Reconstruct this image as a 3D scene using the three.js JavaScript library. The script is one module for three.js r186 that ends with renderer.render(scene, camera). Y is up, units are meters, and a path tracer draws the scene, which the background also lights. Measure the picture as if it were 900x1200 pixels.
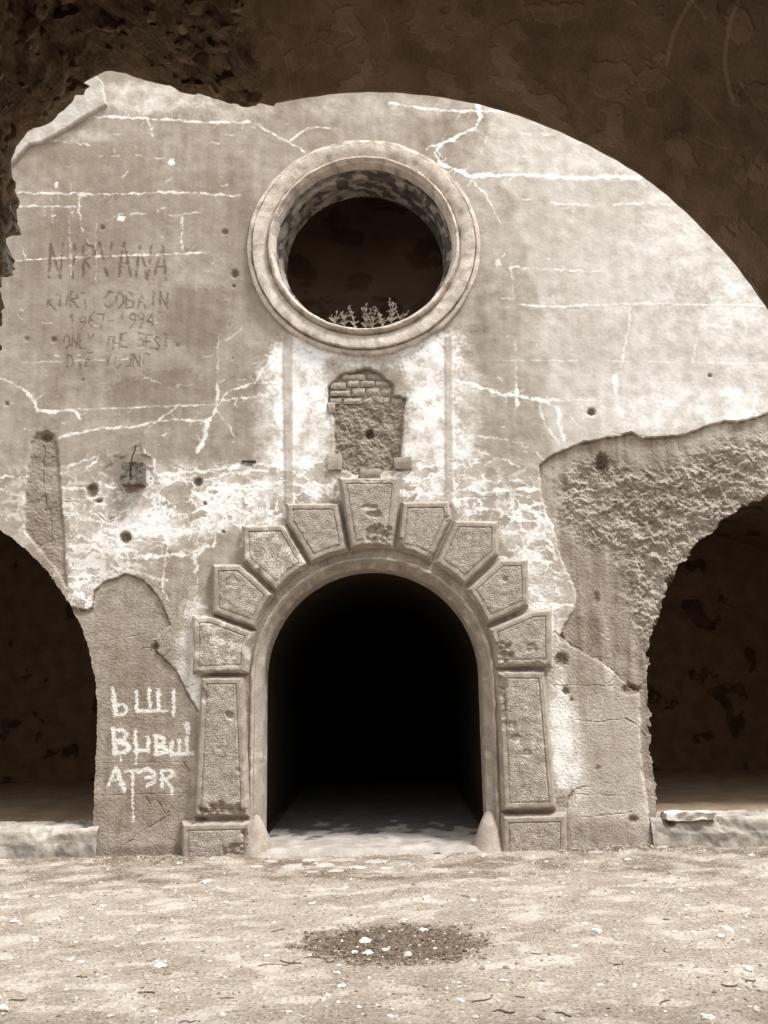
import * as THREE from 'three';
import { createNoise2D, createNoise3D } from 'simplex-noise';
import { mergeGeometries, toCreasedNormals } from 'three/addons/utils/BufferGeometryUtils.js';

// ------------------------------------------------------------------ camera, sky, sun, exposure
const scene = new THREE.Scene();
const EYE = 1.6, PITCH = 11 * Math.PI / 180, ROLL = -1 * Math.PI / 180, FOCAL = 1000;   // focal length for a picture 1200 high
const camera = new THREE.PerspectiveCamera(2 * Math.atan(600 / FOCAL) * 180 / Math.PI, 0.75, 0.05, 200);
camera.position.set(0, EYE, 0);
camera.rotation.order = 'YXZ';
camera.rotation.set(PITCH, 0, ROLL);

const sunDir = new THREE.Vector3(0.44, 0.95, 0.29).normalize();
{ // overcast sky: brighter overhead and round the veiled sun
  const W = 256, H = 128, d = new Float32Array(W * H * 4), v = new THREE.Vector3();
  for (let j = 0; j < H; j++) for (let i = 0; i < W; i++) {
    const up = ((j + 0.5) / H - 0.5) * Math.PI, a = ((i + 0.5) / W - 0.5) * 2 * Math.PI;
    v.set(Math.cos(a) * Math.cos(up), Math.sin(up), Math.sin(a) * Math.cos(up));
    const c = Math.max(0, v.dot(sunDir)), L = 0.6 * (1 + 2 * Math.max(0, v.y)) / 3 + 0.45 * Math.pow(c, 6);
    d.set([L, L * 0.997, L * 0.99, 1], (j * W + i) * 4);
  }
  const t = new THREE.DataTexture(d, W, H, THREE.RGBAFormat, THREE.FloatType);
  t.mapping = THREE.EquirectangularReflectionMapping; t.magFilter = THREE.LinearFilter; t.needsUpdate = true;
  scene.background = t; scene.environment = t;
}
const sun = new THREE.DirectionalLight(new THREE.Color(1, 0.985, 0.96), 1.5);
sun.position.copy(sunDir).multiplyScalar(30).add(new THREE.Vector3(0, 3, -7));
sun.target.position.set(0, 3, -7);
sun.castShadow = true; sun.shadow.radius = 20; sun.shadow.mapSize.set(2048, 2048);
Object.assign(sun.shadow.camera, { left: -12, right: 12, top: 12, bottom: -12, near: 1, far: 60 });
sun.name = 'sun'; sun.target.name = 'sun_target';
scene.add(sun, sun.target);
const renderer = new THREE.WebGLRenderer({ antialias: true });
renderer.toneMapping = THREE.LinearToneMapping;
renderer.toneMappingExposure = 3.0;
renderer.shadowMap.enabled = true;

// ------------------------------------------------------------------ helpers
function rng(seed) { let s = seed >>> 0; return () => { s = (s + 0x6d2b79f5) >>> 0; let t = Math.imul(s ^ (s >>> 15), 1 | s); t = (t + Math.imul(t ^ (t >>> 7), 61 | t)) ^ t; return ((t ^ (t >>> 14)) >>> 0) / 4294967296; }; }
const N2 = createNoise2D(rng(11)), N2b = createNoise2D(rng(23)), N3 = createNoise3D(rng(37));
const clamp = (x, a = 0, b = 1) => x < a ? a : x > b ? b : x, lerp = (a, b, t) => a + (b - a) * t;
const sst = (a, b, x) => { const t = clamp((x - a) / (b - a)); return t * t * (3 - 2 * t); };
const fbm = (x, y, o = 4) => { let s = 0, a = 0.5; for (let i = 0; i < o; i++) { s += a * N2(x, y); x = x * 2.03 + 17.1; y = y * 2.03 - 9.7; a *= 0.5; } return s; };
const fbm3 = (x, y, z, o = 3) => { let s = 0, a = 0.5; for (let i = 0; i < o; i++) { s += a * N3(x, y, z); x = x * 2.03 + 7.1; y = y * 2.03 - 3.7; z = z * 2.03 + 1.3; a *= 0.5; } return s; };
const hash = (i, j, k = 0) => { let h = Math.imul(i, 374761393) + Math.imul(j, 668265263) + Math.imul(k, 2147483647 ^ 0x5bd1e995); h = Math.imul(h ^ (h >>> 13), 1274126177); return ((h ^ (h >>> 16)) >>> 0) / 4294967296; };
function cells(x, y) { // [distance to the nearest point, to the second, id]
  const ix = Math.floor(x), iy = Math.floor(y); let a = 9, b = 9, id = 0;
  for (let j = -1; j <= 1; j++) for (let i = -1; i <= 1; i++) {
    const cx = ix + i, cy = iy + j, dx = cx + hash(cx, cy, 1) - x, dy = cy + hash(cx, cy, 2) - y, d = dx * dx + dy * dy;
    if (d < a) { b = a; a = d; id = hash(cx, cy, 3); } else if (d < b) b = d;
  }
  return [Math.sqrt(a), Math.sqrt(b), id];
}
// the photograph is toned brown: grey value -> toned base colour (linear)
const tone = (a, s = 0.95) => [a, Math.pow(Math.max(a * s, 1e-4), 1.14) / s, Math.pow(Math.max(a * s, 1e-4), 1.305) / s];
const toned = (a) => new THREE.Color().setRGB(...tone(a));
const enc = (x) => { x = clamp(x); return x <= 0.0031308 ? x * 12.92 * 255 : (1.055 * Math.pow(x, 1 / 2.4) - 0.055) * 255; };

const WALL_Z = -8.4;
const cp = Math.cos(PITCH), sp = Math.sin(PITCH), cr = Math.cos(ROLL), sr = Math.sin(ROLL);
// where a point measured on the photograph (900 x 1200) lies in the place: on an upright plane at z, or on the ground
function rayOf(px, py) {
  const a = (px - 450) / FOCAL, b = (600 - py) / FOCAL, x = a * cr - b * sr, y = a * sr + b * cr;
  return [x, y * cp + sp, y * sp - cp];
}
function onPlane(px, py, z) { const r = rayOf(px, py), t = z / r[2]; return [r[0] * t, EYE + r[1] * t]; }
const W = (px, py, out = 0) => onPlane(px, py, WALL_Z + out);
function onGround(px, py) { const r = rayOf(px, py), t = -EYE / r[1]; return [r[0] * t, r[2] * t]; }

const used = {};
function named(o, name) { const n = used[name] = (used[name] ?? -1) + 1; o.name = n ? name + '_' + String(n).padStart(3, '0') : name; return o; }
function tag(o, label, category, group, kind) { if (label) o.userData.label = label; if (category) o.userData.category = category; if (group) o.userData.group = group; if (kind) o.userData.kind = kind; return o; }
function thing(name, label, category, pos = [0, 0, 0], group) { const g = named(new THREE.Group(), name); g.position.set(...pos); scene.add(g); return tag(g, label, category, group); }
function part(name, geo, mat, parent) { const m = new THREE.Mesh(geo, mat); m.name = name; m.castShadow = m.receiveShadow = true; parent.add(m); return m; }
function geom(pos, idx, uv, col) {
  const g = new THREE.BufferGeometry();
  g.setAttribute('position', new THREE.Float32BufferAttribute(pos, 3));
  if (uv) g.setAttribute('uv', new THREE.Float32BufferAttribute(uv, 2));
  if (col) g.setAttribute('color', new THREE.Float32BufferAttribute(col, 3));
  g.setIndex(idx); g.computeVertexNormals(); return g;
}
// steps that are fine inside [a, b] and grow outside it up to [lo, hi]
function steps(lo, a, b, hi, fine, coarse) {
  const r = []; for (let x = lo; x < a - fine; x += coarse) r.push(x);
  const n = Math.round((b - a) / fine); for (let i = 0; i <= n; i++) r.push(a + (b - a) * i / n);
  for (let x = b + coarse; x < hi; x += coarse) r.push(x); if (r[r.length - 1] < hi - 1e-6) r.push(hi); return r;
}
// an upright sheet z = height(x, y) with openings where hole(x, y) > 0; rim vertices are moved onto the rim
function sheet(xs, ys, hole, height, uvOf, colOf) {
  const nx = xs.length, ny = ys.length, S = new Float32Array(nx * ny), P = new Float32Array(nx * ny * 3), map = new Int32Array(nx * ny).fill(-1), tri = [];
  for (let j = 0; j < ny; j++) for (let i = 0; i < nx; i++) {
    const k = j * nx + i, st = 0.5 * Math.max((xs[Math.min(i + 1, nx - 1)] - xs[Math.max(i - 1, 0)]) / 2, (ys[Math.min(j + 1, ny - 1)] - ys[Math.max(j - 1, 0)]) / 2) * 1.5;
    let x = xs[i], y = ys[j], s = hole(x, y);
    if (Math.abs(s) < st) {
      for (let n = 0; n < 2; n++) { const e = 0.002, gx = (hole(x + e, y) - hole(x - e, y)) / (2 * e), gy = (hole(x, y + e) - hole(x, y - e)) / (2 * e), g2 = gx * gx + gy * gy || 1, q = hole(x, y); x -= q * gx / Math.max(g2, 0.5); y -= q * gy / Math.max(g2, 0.5); }
      s = 0;
    }
    S[k] = s; P[k * 3] = x; P[k * 3 + 1] = y;
  }
  const add = (a, b, c) => { if (S[a] >= 0 && S[b] >= 0 && S[c] >= 0) return; if (S[a] > 0 || S[b] > 0 || S[c] > 0) return; tri.push(a, b, c); };
  for (let j = 0; j < ny - 1; j++) for (let i = 0; i < nx - 1; i++) {
    const a = j * nx + i, b = a + 1, c = a + nx, d = c + 1;
    if ((i + j) & 1) { add(a, b, d); add(a, d, c); } else { add(a, b, c); add(b, d, c); }
  }
  const pos = [], uv = [], col = colOf && [], idx = new Uint32Array(tri.length);
  for (let t = 0; t < tri.length; t++) {
    const k = tri[t];
    if (map[k] < 0) { map[k] = pos.length / 3; const x = P[k * 3], y = P[k * 3 + 1]; pos.push(x, y, height(x, y)); const q = uvOf(x, y); uv.push(q[0], q[1]); if (col) col.push(...colOf(x, y)); }
    idx[t] = map[k];
  }
  return geom(pos, new THREE.BufferAttribute(idx, 1), uv, col);
}
// a grid surface f(i, j) -> { p, uv, c }
function patch(nu, nv, f, flip) {
  const pos = [], uv = [], col = [], idx = [];
  for (let j = 0; j < nv; j++) for (let i = 0; i < nu; i++) { const r = f(i, j); pos.push(...r.p); uv.push(...r.uv); if (r.c) col.push(...r.c); }
  for (let j = 0; j < nv - 1; j++) for (let i = 0; i < nu - 1; i++) { const a = j * nu + i, b = a + 1, c = a + nu, d = c + 1; if (flip) idx.push(a, c, b, b, c, d); else idx.push(a, b, c, b, d, c); }
  return geom(pos, idx, uv, col.length ? col : null);
}
function tex(w, h, data, srgb, wrap = THREE.ClampToEdgeWrapping) {
  const n = data.length / (w * h), t = new THREE.DataTexture(data, w, h, n === 4 ? THREE.RGBAFormat : THREE.RedFormat, data instanceof Float32Array ? THREE.FloatType : THREE.UnsignedByteType);
  t.magFilter = THREE.LinearFilter; t.minFilter = THREE.LinearMipmapLinearFilter; t.wrapS = t.wrapT = wrap; if (srgb) t.colorSpace = THREE.SRGBColorSpace; t.needsUpdate = true; return t;
}
// a tiling surface: albedo(u, v) and relief(u, v) for u, v in 0..1 over `size` metres, mirrored at the seams
function tile(n, size, albedo, relief, tint) {
  const c = new Uint8Array(n * n * 4), b = new Float32Array(n * n);
  for (let j = 0; j < n; j++) for (let i = 0; i < n; i++) {
    const x = i / n * size, y = j / n * size, k = j * n + i, a = tone(clamp(albedo(x, y), 0.01, 0.92), tint);
    c[k * 4] = enc(a[0]); c[k * 4 + 1] = enc(a[1]); c[k * 4 + 2] = enc(a[2]); c[k * 4 + 3] = 255; b[k] = relief(x, y);
  }
  const m = tex(n, n, c, true, THREE.MirroredRepeatWrapping), r = tex(n, n, b, false, THREE.MirroredRepeatWrapping);
  for (const t of [m, r]) { t.repeat.set(1 / size, 1 / size); t.offset.set(0.43, 0.31); } return { map: m, bumpMap: r };
}
const std = (o) => new THREE.MeshStandardMaterial({ roughness: 0.95, metalness: 0, side: THREE.DoubleSide, ...o });

// ------------------------------------------------------------------ measured layout of the courtyard wall (metres, wall plane)
const mid = (a, b) => [(a[0] + b[0]) / 2, (a[1] + b[1]) / 2];
const PL = W(306, 830), PR = W(567.5, 830), PA = W(437, 665);
const portal = { cx: (PL[0] + PR[0]) / 2, r: (PR[0] - PL[0]) / 2 }; portal.cy = PA[1] - portal.r;
const OL = W(291, 290), OR = W(562, 290), OT = W(428, 165.5), OB = W(428, 418);
const oculus = { cx: (OL[0] + OR[0]) / 2, cy: (OT[1] + OB[1]) / 2, r: (OR[0] - OL[0] + OT[1] - OB[1]) / 4 };
const RING = 0.10;                                     // width of the splayed band round the portal
const LA = W(113, 850), LB = W(0, 621), RA = W(760, 815), RB = W(900, 581);
const fit = (a, b, sgn) => { // circle with an upright tangent at a, through b
  const dx = Math.abs(b[0] - a[0]), dy = b[1] - a[1], r = (dx * dx + dy * dy) / (2 * dx); return { cx: a[0] + sgn * r, cy: a[1], r };
};
const archL = fit(LA, LB, -1), archR = fit(RA, RB, 1);
//console.log('portal', portal, 'oculus', oculus, 'archL', archL, 'archR', archR, 'top', W(450, 100), 'base', W(437, 1002), W(110, 1003), W(780, 990));

const stad = (a, x, y) => y > a.cy ? a.r - Math.hypot(x - a.cx, y - a.cy) : a.r - Math.abs(x - a.cx);
// raggedness of the side arches' rims, as a function of the place along the rim
const ragL = (x, y) => 0.008 * N2b(x * 5, y * 5) + 0.006 * N2b(x * 19, y * 19);
const ragR = (x, y) => 0.022 * N2b(x * 3.1 + 9, y * 3.1) + 0.02 * N2b(x * 9, y * 9) + 0.010 * N2b(x * 27, y * 27);
const holeAt = (x, y) => Math.max(
  stad({ cx: portal.cx, cy: portal.cy, r: portal.r + RING * 0.6 }, x, y),
  oculus.r - 0.12 - Math.hypot(x - oculus.cx, y - oculus.cy),
  Math.abs(x - archL.cx) < archL.r + 0.2 ? stad(archL, x, y) + ragL(x, y) : -1,
  Math.abs(x - archR.cx) < archR.r + 0.2 ? stad(archR, x, y) + ragR(x, y) : -1);

// ------------------------------------------------------------------ wall surface maps: deposits, marks, lost plaster (all in wall metres)
const TW = 2048, TH = 2048, X0 = -5, X1 = 5, Y0 = -0.3, Y1 = 9.2, SX = TW / (X1 - X0), SY = TH / (Y1 - Y0);
const rand = rng(5);
function layer(draw) {
  const c = document.createElement('canvas'); c.width = TW; c.height = TH; const g = c.getContext('2d');
  g.fillStyle = '#000'; g.fillRect(0, 0, TW, TH); g.setTransform(SX, 0, 0, -SY, -X0 * SX, Y1 * SY);
  g.strokeStyle = g.fillStyle = '#fff'; g.lineCap = g.lineJoin = 'round'; draw(g);
  const d = g.getImageData(0, 0, TW, TH).data, out = new Float32Array(TW * TH);
  for (let j = 0; j < TH; j++) for (let i = 0; i < TW; i++) out[(TH - 1 - j) * TW + i] = d[(j * TW + i) * 4] / 255;
  return out;
}
const sample = (f, x, y) => {
  const u = clamp((x - X0) * SX - 0.5, 0, TW - 1.001), v = clamp((y - Y0) * SY - 0.5, 0, TH - 1.001), i = Math.floor(u), j = Math.floor(v), a = u - i, b = v - j, k = j * TW + i;
  return lerp(lerp(f[k], f[k + 1], a), lerp(f[k + TW], f[k + TW + 1], a), b);
};
function blur(f, r) { // box blur twice
  let a = f; for (let n = 0; n < 2; n++) for (const [len, cnt, st, ln] of [[TW, TH, 1, TW], [TH, TW, TW, 1]]) {
    const o = new Float32Array(TW * TH);
    for (let q = 0; q < cnt; q++) { let s = 0; const b0 = q * ln; for (let i = -r; i < len; i++) { if (i + r < len) s += a[b0 + (i + r) * st]; if (i - r - 1 >= 0) s -= a[b0 + (i - r - 1) * st]; if (i >= 0) o[b0 + i * st] = s / (2 * r + 1); } }
    a = o;
  } return a;
}
function jag(pts, amp, step = 0.02, closed = false) {
  const o = [], n = closed ? pts.length : pts.length - 1;
  for (let i = 0; i < n; i++) {
    const a = pts[i], b = pts[(i + 1) % pts.length], L = Math.hypot(b[0] - a[0], b[1] - a[1]), m = Math.max(1, Math.round(L / step));
    for (let k = 0; k < m; k++) {
      const t = k / m, x = lerp(a[0], b[0], t), y = lerp(a[1], b[1], t);
      o.push([x + amp * (N2b(x * 7 + 3, y * 7) + 0.6 * N2b(x * 23, y * 23 + 8) + 0.35 * N2b(x * 61, y * 61)), y + amp * (N2b(x * 7 - 31, y * 7 + 5) + 0.6 * N2b(x * 23 + 40, y * 23) + 0.35 * N2b(x * 61 + 9, y * 61))]);
    }
  }
  if (!closed) o.push(pts[pts.length - 1]); return o;
}
const PXM = 0.0085;
function crack(g, px, w = 2, alpha = 1, amp = 0.012, gaps = 0) {
  const p = jag(px.map((q) => W(...q)), amp, 0.018);
  for (let i = 0; i < p.length - 1; i++) {
    const n = N2b(p[i][0] * 4 + px[0][1], p[i][1] * 4), m = N2(p[i][0] * 13, p[i][1] * 13 + 5);
    if (gaps && n * 0.5 + 0.5 < gaps) continue;
    g.globalAlpha = clamp(alpha * (0.75 + 0.4 * m)); g.lineWidth = PXM * w * clamp(0.75 + 0.55 * n + 0.5 * m, 0.3, 2);
    g.beginPath(); g.moveTo(...p[i]); g.lineTo(...p[i + 1]); g.stroke();
    if (w > 1.6 && rand() < 0.10) { // a short side branch
      const a = rand() * 6.28, L = (0.03 + rand() * 0.12), e = [p[i][0] + Math.cos(a) * L, p[i][1] + Math.sin(a) * L];
      g.lineWidth = PXM * w * 0.3; g.globalAlpha = alpha * 0.6; g.beginPath(); jag([p[i], e], 0.012).forEach((q, k) => k ? g.lineTo(...q) : g.moveTo(...q)); g.stroke();
    }
  }
  g.globalAlpha = 1;
}
function blob(g, x, y, rx, ry, alpha = 1) {
  const c = W(x, y); g.globalAlpha = alpha; g.beginPath();
  for (let i = 0; i <= 24; i++) { const a = i / 24 * 6.283, q = 1 + 0.35 * N2(Math.cos(a) * 1.3 + x, Math.sin(a) * 1.3 + y); const p = [c[0] + Math.cos(a) * rx * PXM * q, c[1] + Math.sin(a) * ry * PXM * q]; i ? g.lineTo(...p) : g.moveTo(...p); }
  g.fill(); g.globalAlpha = 1;
}
function poly(g, px, amp, alpha = 1) { g.globalAlpha = alpha; g.beginPath(); jag(px.map((q) => W(...q)), amp, 0.02, true).forEach((q, i) => i ? g.lineTo(...q) : g.moveTo(...q)); g.fill(); g.globalAlpha = 1; }

// white lime veins
const veins = layer((g) => {
  const C = (...a) => crack(g, ...a);
  C([[60, 139], [110, 137], [150, 138], [180, 140], [240, 143], [292, 143]], 3, 0.8);
  C([[172, 140], [178, 150], [180, 161]], 3, 0.8); C([[45, 163], [75, 166], [105, 170]], 2, 0.5, 0.012, 0.3);
  C([[20, 226], [65, 228], [95, 227], [140, 228], [200, 225], [282, 229]], 2.4, 0.6); C([[12, 242], [50, 242], [88, 243]], 2.2, 0.7);
  C([[92, 227], [92, 245], [97, 272]], 2, 0.6); C([[128, 257], [140, 252], [170, 250], [205, 253], [240, 248]], 1.8, 0.5, 0.012, 0.25); C([[214, 255], [213, 275], [214, 293]], 2.6, 0.55);
  C([[118, 183], [165, 182], [205, 189]], 1.6, 0.5, 0.012, 0.4); C([[247, 166], [262, 169]], 1.8, 0.5); C([[300, 145], [325, 160], [345, 170], [357, 178]], 2.4, 0.75); C([[338, 166], [350, 156], [370, 148], [386, 150]], 2.2, 0.75);
  blob(g, 201, 190, 4, 5, 0.9); blob(g, 142, 256, 5, 4, 0.9); blob(g, 66, 217, 2.4, 4, 0.8); blob(g, 96, 229, 6, 2, 0.8);
  C([[456, 121], [510, 129], [560, 131], [595, 131]], 3.6, 0.85); C([[558, 117], [564, 138], [556, 150], [522, 167], [508, 179], [515, 190], [535, 200], [551, 207]], 4.6, 1); C([[522, 167], [505, 172], [500, 176]], 2.4, 0.7);
  C([[545, 206], [600, 205], [640, 207], [680, 210], [720, 207], [756, 209]], 6, 1, 0.01); C([[550, 208], [570, 230], [586, 262]], 2.4, 0.6); C([[640, 238], [690, 240], [740, 239], [800, 241]], 2.6, 0.7, 0.012, 0.2);
  C([[610, 158], [660, 157], [690, 156]], 2.2, 0.5, 0.012, 0.4); C([[563, 180], [571, 160]], 2, 0.5); C([[672, 245], [670, 262]], 1.6, 0.5); blob(g, 583, 308, 4, 5, 0.7);
  C([[2, 307], [60, 303], [130, 300], [200, 298], [246, 296]], 2, 0.75, 0.006); C([[23, 284], [30, 302]], 1.6, 0.6); C([[80, 250], [83, 300], [84, 330]], 1.4, 0.35, 0.01, 0.3); C([[112, 262], [113, 330]], 1.3, 0.3, 0.01, 0.3); C([[60, 220], [62, 262]], 1.3, 0.35);
  C([[0, 444], [20, 452], [35, 463], [45, 482], [70, 482], [85, 481], [95, 492]], 4, 0.65); C([[85, 480], [150, 478], [220, 475], [254, 474]], 1.7, 0.65, 0.006); C([[70, 513], [120, 502], [165, 499], [200, 492], [242, 494]], 2.6, 0.75);
  C([[255, 448], [254, 480], [246, 491], [240, 518], [231, 530]], 3.4, 0.65); poly(g, [[248, 488], [243, 505], [240, 525], [232, 529], [238, 508], [240, 492]], 0.008, 0.6);
  C([[255, 475], [268, 459], [298, 448], [312, 428]], 2.6, 0.75); C([[262, 469], [290, 466], [324, 461]], 2.2, 0.7); C([[168, 507], [190, 490], [212, 473]], 1.7, 0.6); C([[254, 482], [268, 500], [275, 512]], 1.6, 0.5); C([[305, 450], [330, 448]], 2, 0.7);
  C([[15, 425], [80, 423], [150, 421]], 1.3, 0.4, 0.006, 0.3); C([[262, 402], [284, 384]], 1.5, 0.5); C([[256, 395], [255, 440]], 1.5, 0.45, 0.01, 0.2); C([[236, 417], [252, 418]], 1.4, 0.4); C([[170, 443], [200, 455], [225, 450]], 1.5, 0.35, 0.02);
  C([[598, 313], [640, 316], [705, 318]], 2.2, 0.8); C([[598, 308], [601, 330], [602, 350], [588, 350]], 1.8, 0.7); C([[608, 357], [650, 360], [700, 358], [755, 356], [830, 357], [898, 359]], 2.3, 0.85, 0.007);
  C([[738, 362], [737, 385], [730, 412], [727, 440]], 2.2, 0.8); C([[590, 422], [680, 423], [760, 424], [898, 427]], 1.5, 0.5, 0.007, 0.25); blob(g, 721, 450, 4, 14, 0.85);
  C([[527, 443], [560, 453], [590, 463], [606, 465], [640, 470], [654, 480], [655, 497], [661, 516]], 4.2, 0.95); C([[604, 452], [606, 475]], 4, 0.8); C([[640, 470], [680, 469], [706, 470]], 2.4, 0.8); C([[655, 482], [668, 485], [676, 500]], 1.6, 0.6); C([[632, 475], [640, 500], [655, 520]], 2, 0.6);
  C([[816, 395], [812, 430], [818, 440]], 1.6, 0.5); C([[776, 370], [782, 395]], 1.4, 0.4); C([[604, 400], [605, 440], [603, 500]], 1.6, 0.5, 0.01, 0.3);
  C([[534, 505], [570, 512], [610, 520], [640, 540]], 2, 0.6, 0.02); C([[560, 528], [592, 540], [610, 548]], 2, 0.6, 0.02); C([[540, 560], [580, 566], [628, 560]], 2.4, 0.7, 0.02); C([[560, 580], [590, 574], [632, 574]], 4, 0.9, 0.015); C([[556, 596], [600, 600], [636, 590]], 3.4, 0.85, 0.02);
  C([[586, 625], [612, 621], [640, 628], [652, 655]], 3.5, 0.85, 0.018); C([[612, 621], [600, 600], [598, 575]], 2.6, 0.7, 0.018); C([[612, 648], [622, 632], [630, 640]], 4, 0.85, 0.012); C([[626, 652], [640, 640], [648, 648]], 3, 0.8, 0.012);
  C([[585, 655], [625, 655], [650, 660]], 3, 0.75); C([[619, 672], [660, 680], [672, 683]], 2.4, 0.6); C([[620, 712], [650, 712], [672, 708]], 3.6, 0.85); C([[646, 714], [647, 745], [645, 780]], 3.4, 0.8, 0.008); C([[647, 727], [670, 726]], 2, 0.5);
  for (let i = 0; i < 420; i++) { const x = rand() * 900, y = 110 + rand() * 640, a = rand() < 0.5 ? 0.15 * (rand() - 0.5) : rand() * 3.1, L = 3 + 14 * rand() * rand(); C([[x, y], [x + Math.cos(a) * L * 0.5, y + Math.sin(a) * L * 0.5 + 1], [x + Math.cos(a) * L, y + Math.sin(a) * L]], 0.8 + 1.3 * rand() * rand(), 0.25 + 0.5 * rand(), 0.006); }
  // round the stone stub on the left
  C([[78, 548], [100, 540], [116, 533], [108, 545], [98, 553]], 2.4, 0.8); C([[170, 528], [180, 540], [183, 556], [176, 570], [160, 579], [135, 576], [124, 568]], 2.6, 0.85); C([[125, 535], [140, 530]], 2, 0.6);
  C([[70, 572], [100, 572], [118, 578]], 3, 0.8, 0.02); C([[183, 560], [215, 553], [250, 551], [300, 545]], 4.5, 0.95, 0.02); C([[240, 562], [270, 556], [330, 548]], 3, 0.85, 0.02); C([[230, 578], [270, 570], [330, 565]], 3.4, 0.85, 0.02); C([[75, 553], [40, 560], [0, 558]], 2.5, 0.65, 0.02); C([[0, 574], [20, 580], [40, 592]], 2, 0.6, 0.02);
  C([[105, 600], [130, 612], [170, 620], [230, 620]], 4, 0.8, 0.02); C([[120, 622], [180, 627], [240, 625]], 5, 0.8, 0.02); C([[80, 640], [110, 640], [150, 655], [215, 650], [250, 640]], 3.2, 0.8, 0.02); C([[150, 645], [149, 672]], 2, 0.7); C([[110, 670], [150, 668], [195, 680]], 2.6, 0.7, 0.02); C([[195, 640], [190, 690], [198, 705]], 2.2, 0.7, 0.02); C([[232, 640], [230, 690]], 2.4, 0.6, 0.02); C([[85, 640], [110, 690], [108, 700]], 2, 0.6, 0.02); C([[0, 600], [22, 605]], 2.2, 0.6, 0.02);
  C([[245, 600], [232, 630], [228, 660]], 3, 0.75, 0.02); C([[270, 575], [285, 600], [283, 640]], 3, 0.8, 0.02); C([[255, 560], [262, 600], [250, 640]], 2.6, 0.75, 0.02);
});
// light patches (lime wash, bloom, painted light) and dark patches (stains, painted shade), soft masks with ragged rims made below
const field = (list) => {
  const f = new Float32Array(TW * TH);
  for (const [x, y, rx, ry, a, hard = 0.5] of list) {
    const c = W(x, y), RX = rx * PXM, RY = ry * PXM, i0 = Math.max(0, Math.floor((c[0] - RX * 1.5 - X0) * SX)), i1 = Math.min(TW - 1, Math.ceil((c[0] + RX * 1.5 - X0) * SX)), j0 = Math.max(0, Math.floor((c[1] - RY * 1.5 - Y0) * SY)), j1 = Math.min(TH - 1, Math.ceil((c[1] + RY * 1.5 - Y0) * SY));
    for (let j = j0; j <= j1; j++) for (let i = i0; i <= i1; i++) {
      const X = X0 + (i + 0.5) / SX, Y = Y0 + (j + 0.5) / SY, d = Math.hypot((X - c[0]) / RX, (Y - c[1]) / RY) + 0.28 * fbm(X * 2.2, Y * 2.2, 3) + 0.12 * N2(X * 17, Y * 17);
      const v = a * (1 - sst(hard, 1.15, d)); if (v > 0) f[j * TW + i] += v;
    }
  } return f;
};
const pale = field([
  [430, 405, 125, 34, 0.9, 0.3], [350, 440, 45, 60, 0.7], [505, 440, 40, 60, 0.7], [355, 520, 38, 80, 0.75, 0.6], [505, 520, 40, 80, 0.75, 0.6], [432, 570, 60, 20, 0.6], [316, 510, 22, 110, 0.4], [316, 590, 26, 40, 0.6], [548, 560, 24, 60, 0.6], [545, 480, 20, 90, 0.3],
  [175, 600, 110, 48, 0.42, 0.3], [160, 625, 70, 22, 0.5, 0.3], [268, 585, 50, 46, 0.5, 0.3], [205, 555, 60, 20, 0.3], [120, 650, 60, 40, 0.3], [60, 590, 80, 60, 0.18], [98, 690, 22, 26, 0.45],
  [600, 590, 60, 60, 0.22, 0.3], [630, 685, 34, 45, 0.6, 0.5], [620, 620, 40, 40, 0.3], [655, 850, 16, 80, 0.75, 0.4], [668, 880, 20, 70, 0.45], [700, 720, 16, 70, 0.35], [712, 760, 8, 60, 0.5], [225, 770, 24, 70, 0.5], [232, 805, 10, 40, 0.4], [215, 900, 18, 60, 0.3], [640, 740, 20, 40, 0.35],
  [780, 430, 190, 110, 0.12, 0.5], [860, 260, 130, 150, 0.22, 0.5], [700, 310, 120, 130, 0.06, 0.6], [820, 480, 140, 40, 0.24, 0.4], [660, 170, 160, 60, 0.12], [870, 400, 50, 120, 0.18], [590, 250, 40, 90, 0.06], [760, 170, 90, 60, 0.12], [480, 125, 160, 22, 0.16], [160, 115, 120, 26, 0.36, 0.5], [270, 130, 60, 20, 0.2], [80, 160, 60, 10, 0.2],  // pale plaster at right and top; upper right also has brighter light painted in
  [170, 930, 60, 50, 0.12], [150, 720, 50, 30, 0.15], [800, 970, 60, 14, 0.25], [720, 930, 50, 40, 0.1],
]);
const grimeShade = field([
  [230, 372, 46, 42, 0.30, 0.85], [190, 465, 62, 34, 0.24, 0.85], [120, 250, 140, 110, 0.16, 0.3], [60, 340, 80, 120, 0.12], [250, 250, 60, 80, 0.12], [170, 440, 60, 30, 0.12], [290, 300, 30, 120, 0.12], [110, 180, 70, 18, 0.14, 0.5],  // upper left: weathered stains, with part of the shading painted in
  [600, 440, 50, 60, 0.06, 0.6], [620, 260, 60, 50, 0.06], [690, 400, 60, 40, 0.1], [154, 553, 28, 26, 0.22, 0.85], [52, 580, 22, 80, 0.2, 0.9], [60, 660, 16, 40, 0.2],
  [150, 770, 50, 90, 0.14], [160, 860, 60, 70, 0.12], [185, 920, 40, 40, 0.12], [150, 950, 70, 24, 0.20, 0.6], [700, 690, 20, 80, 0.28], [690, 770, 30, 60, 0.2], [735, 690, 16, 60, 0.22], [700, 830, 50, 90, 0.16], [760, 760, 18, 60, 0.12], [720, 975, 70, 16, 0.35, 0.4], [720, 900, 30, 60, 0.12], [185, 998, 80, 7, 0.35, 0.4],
  [432, 420, 100, 8, 0.3, 0.3], [700, 545, 30, 30, 0.2], [800, 600, 80, 60, 0.1], [765, 565, 60, 40, 0.14], [850, 560, 40, 40, 0.14], [740, 620, 60, 40, 0.1],  // thin strip below the round window: cast shadow of the ring, painted
]);
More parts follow.
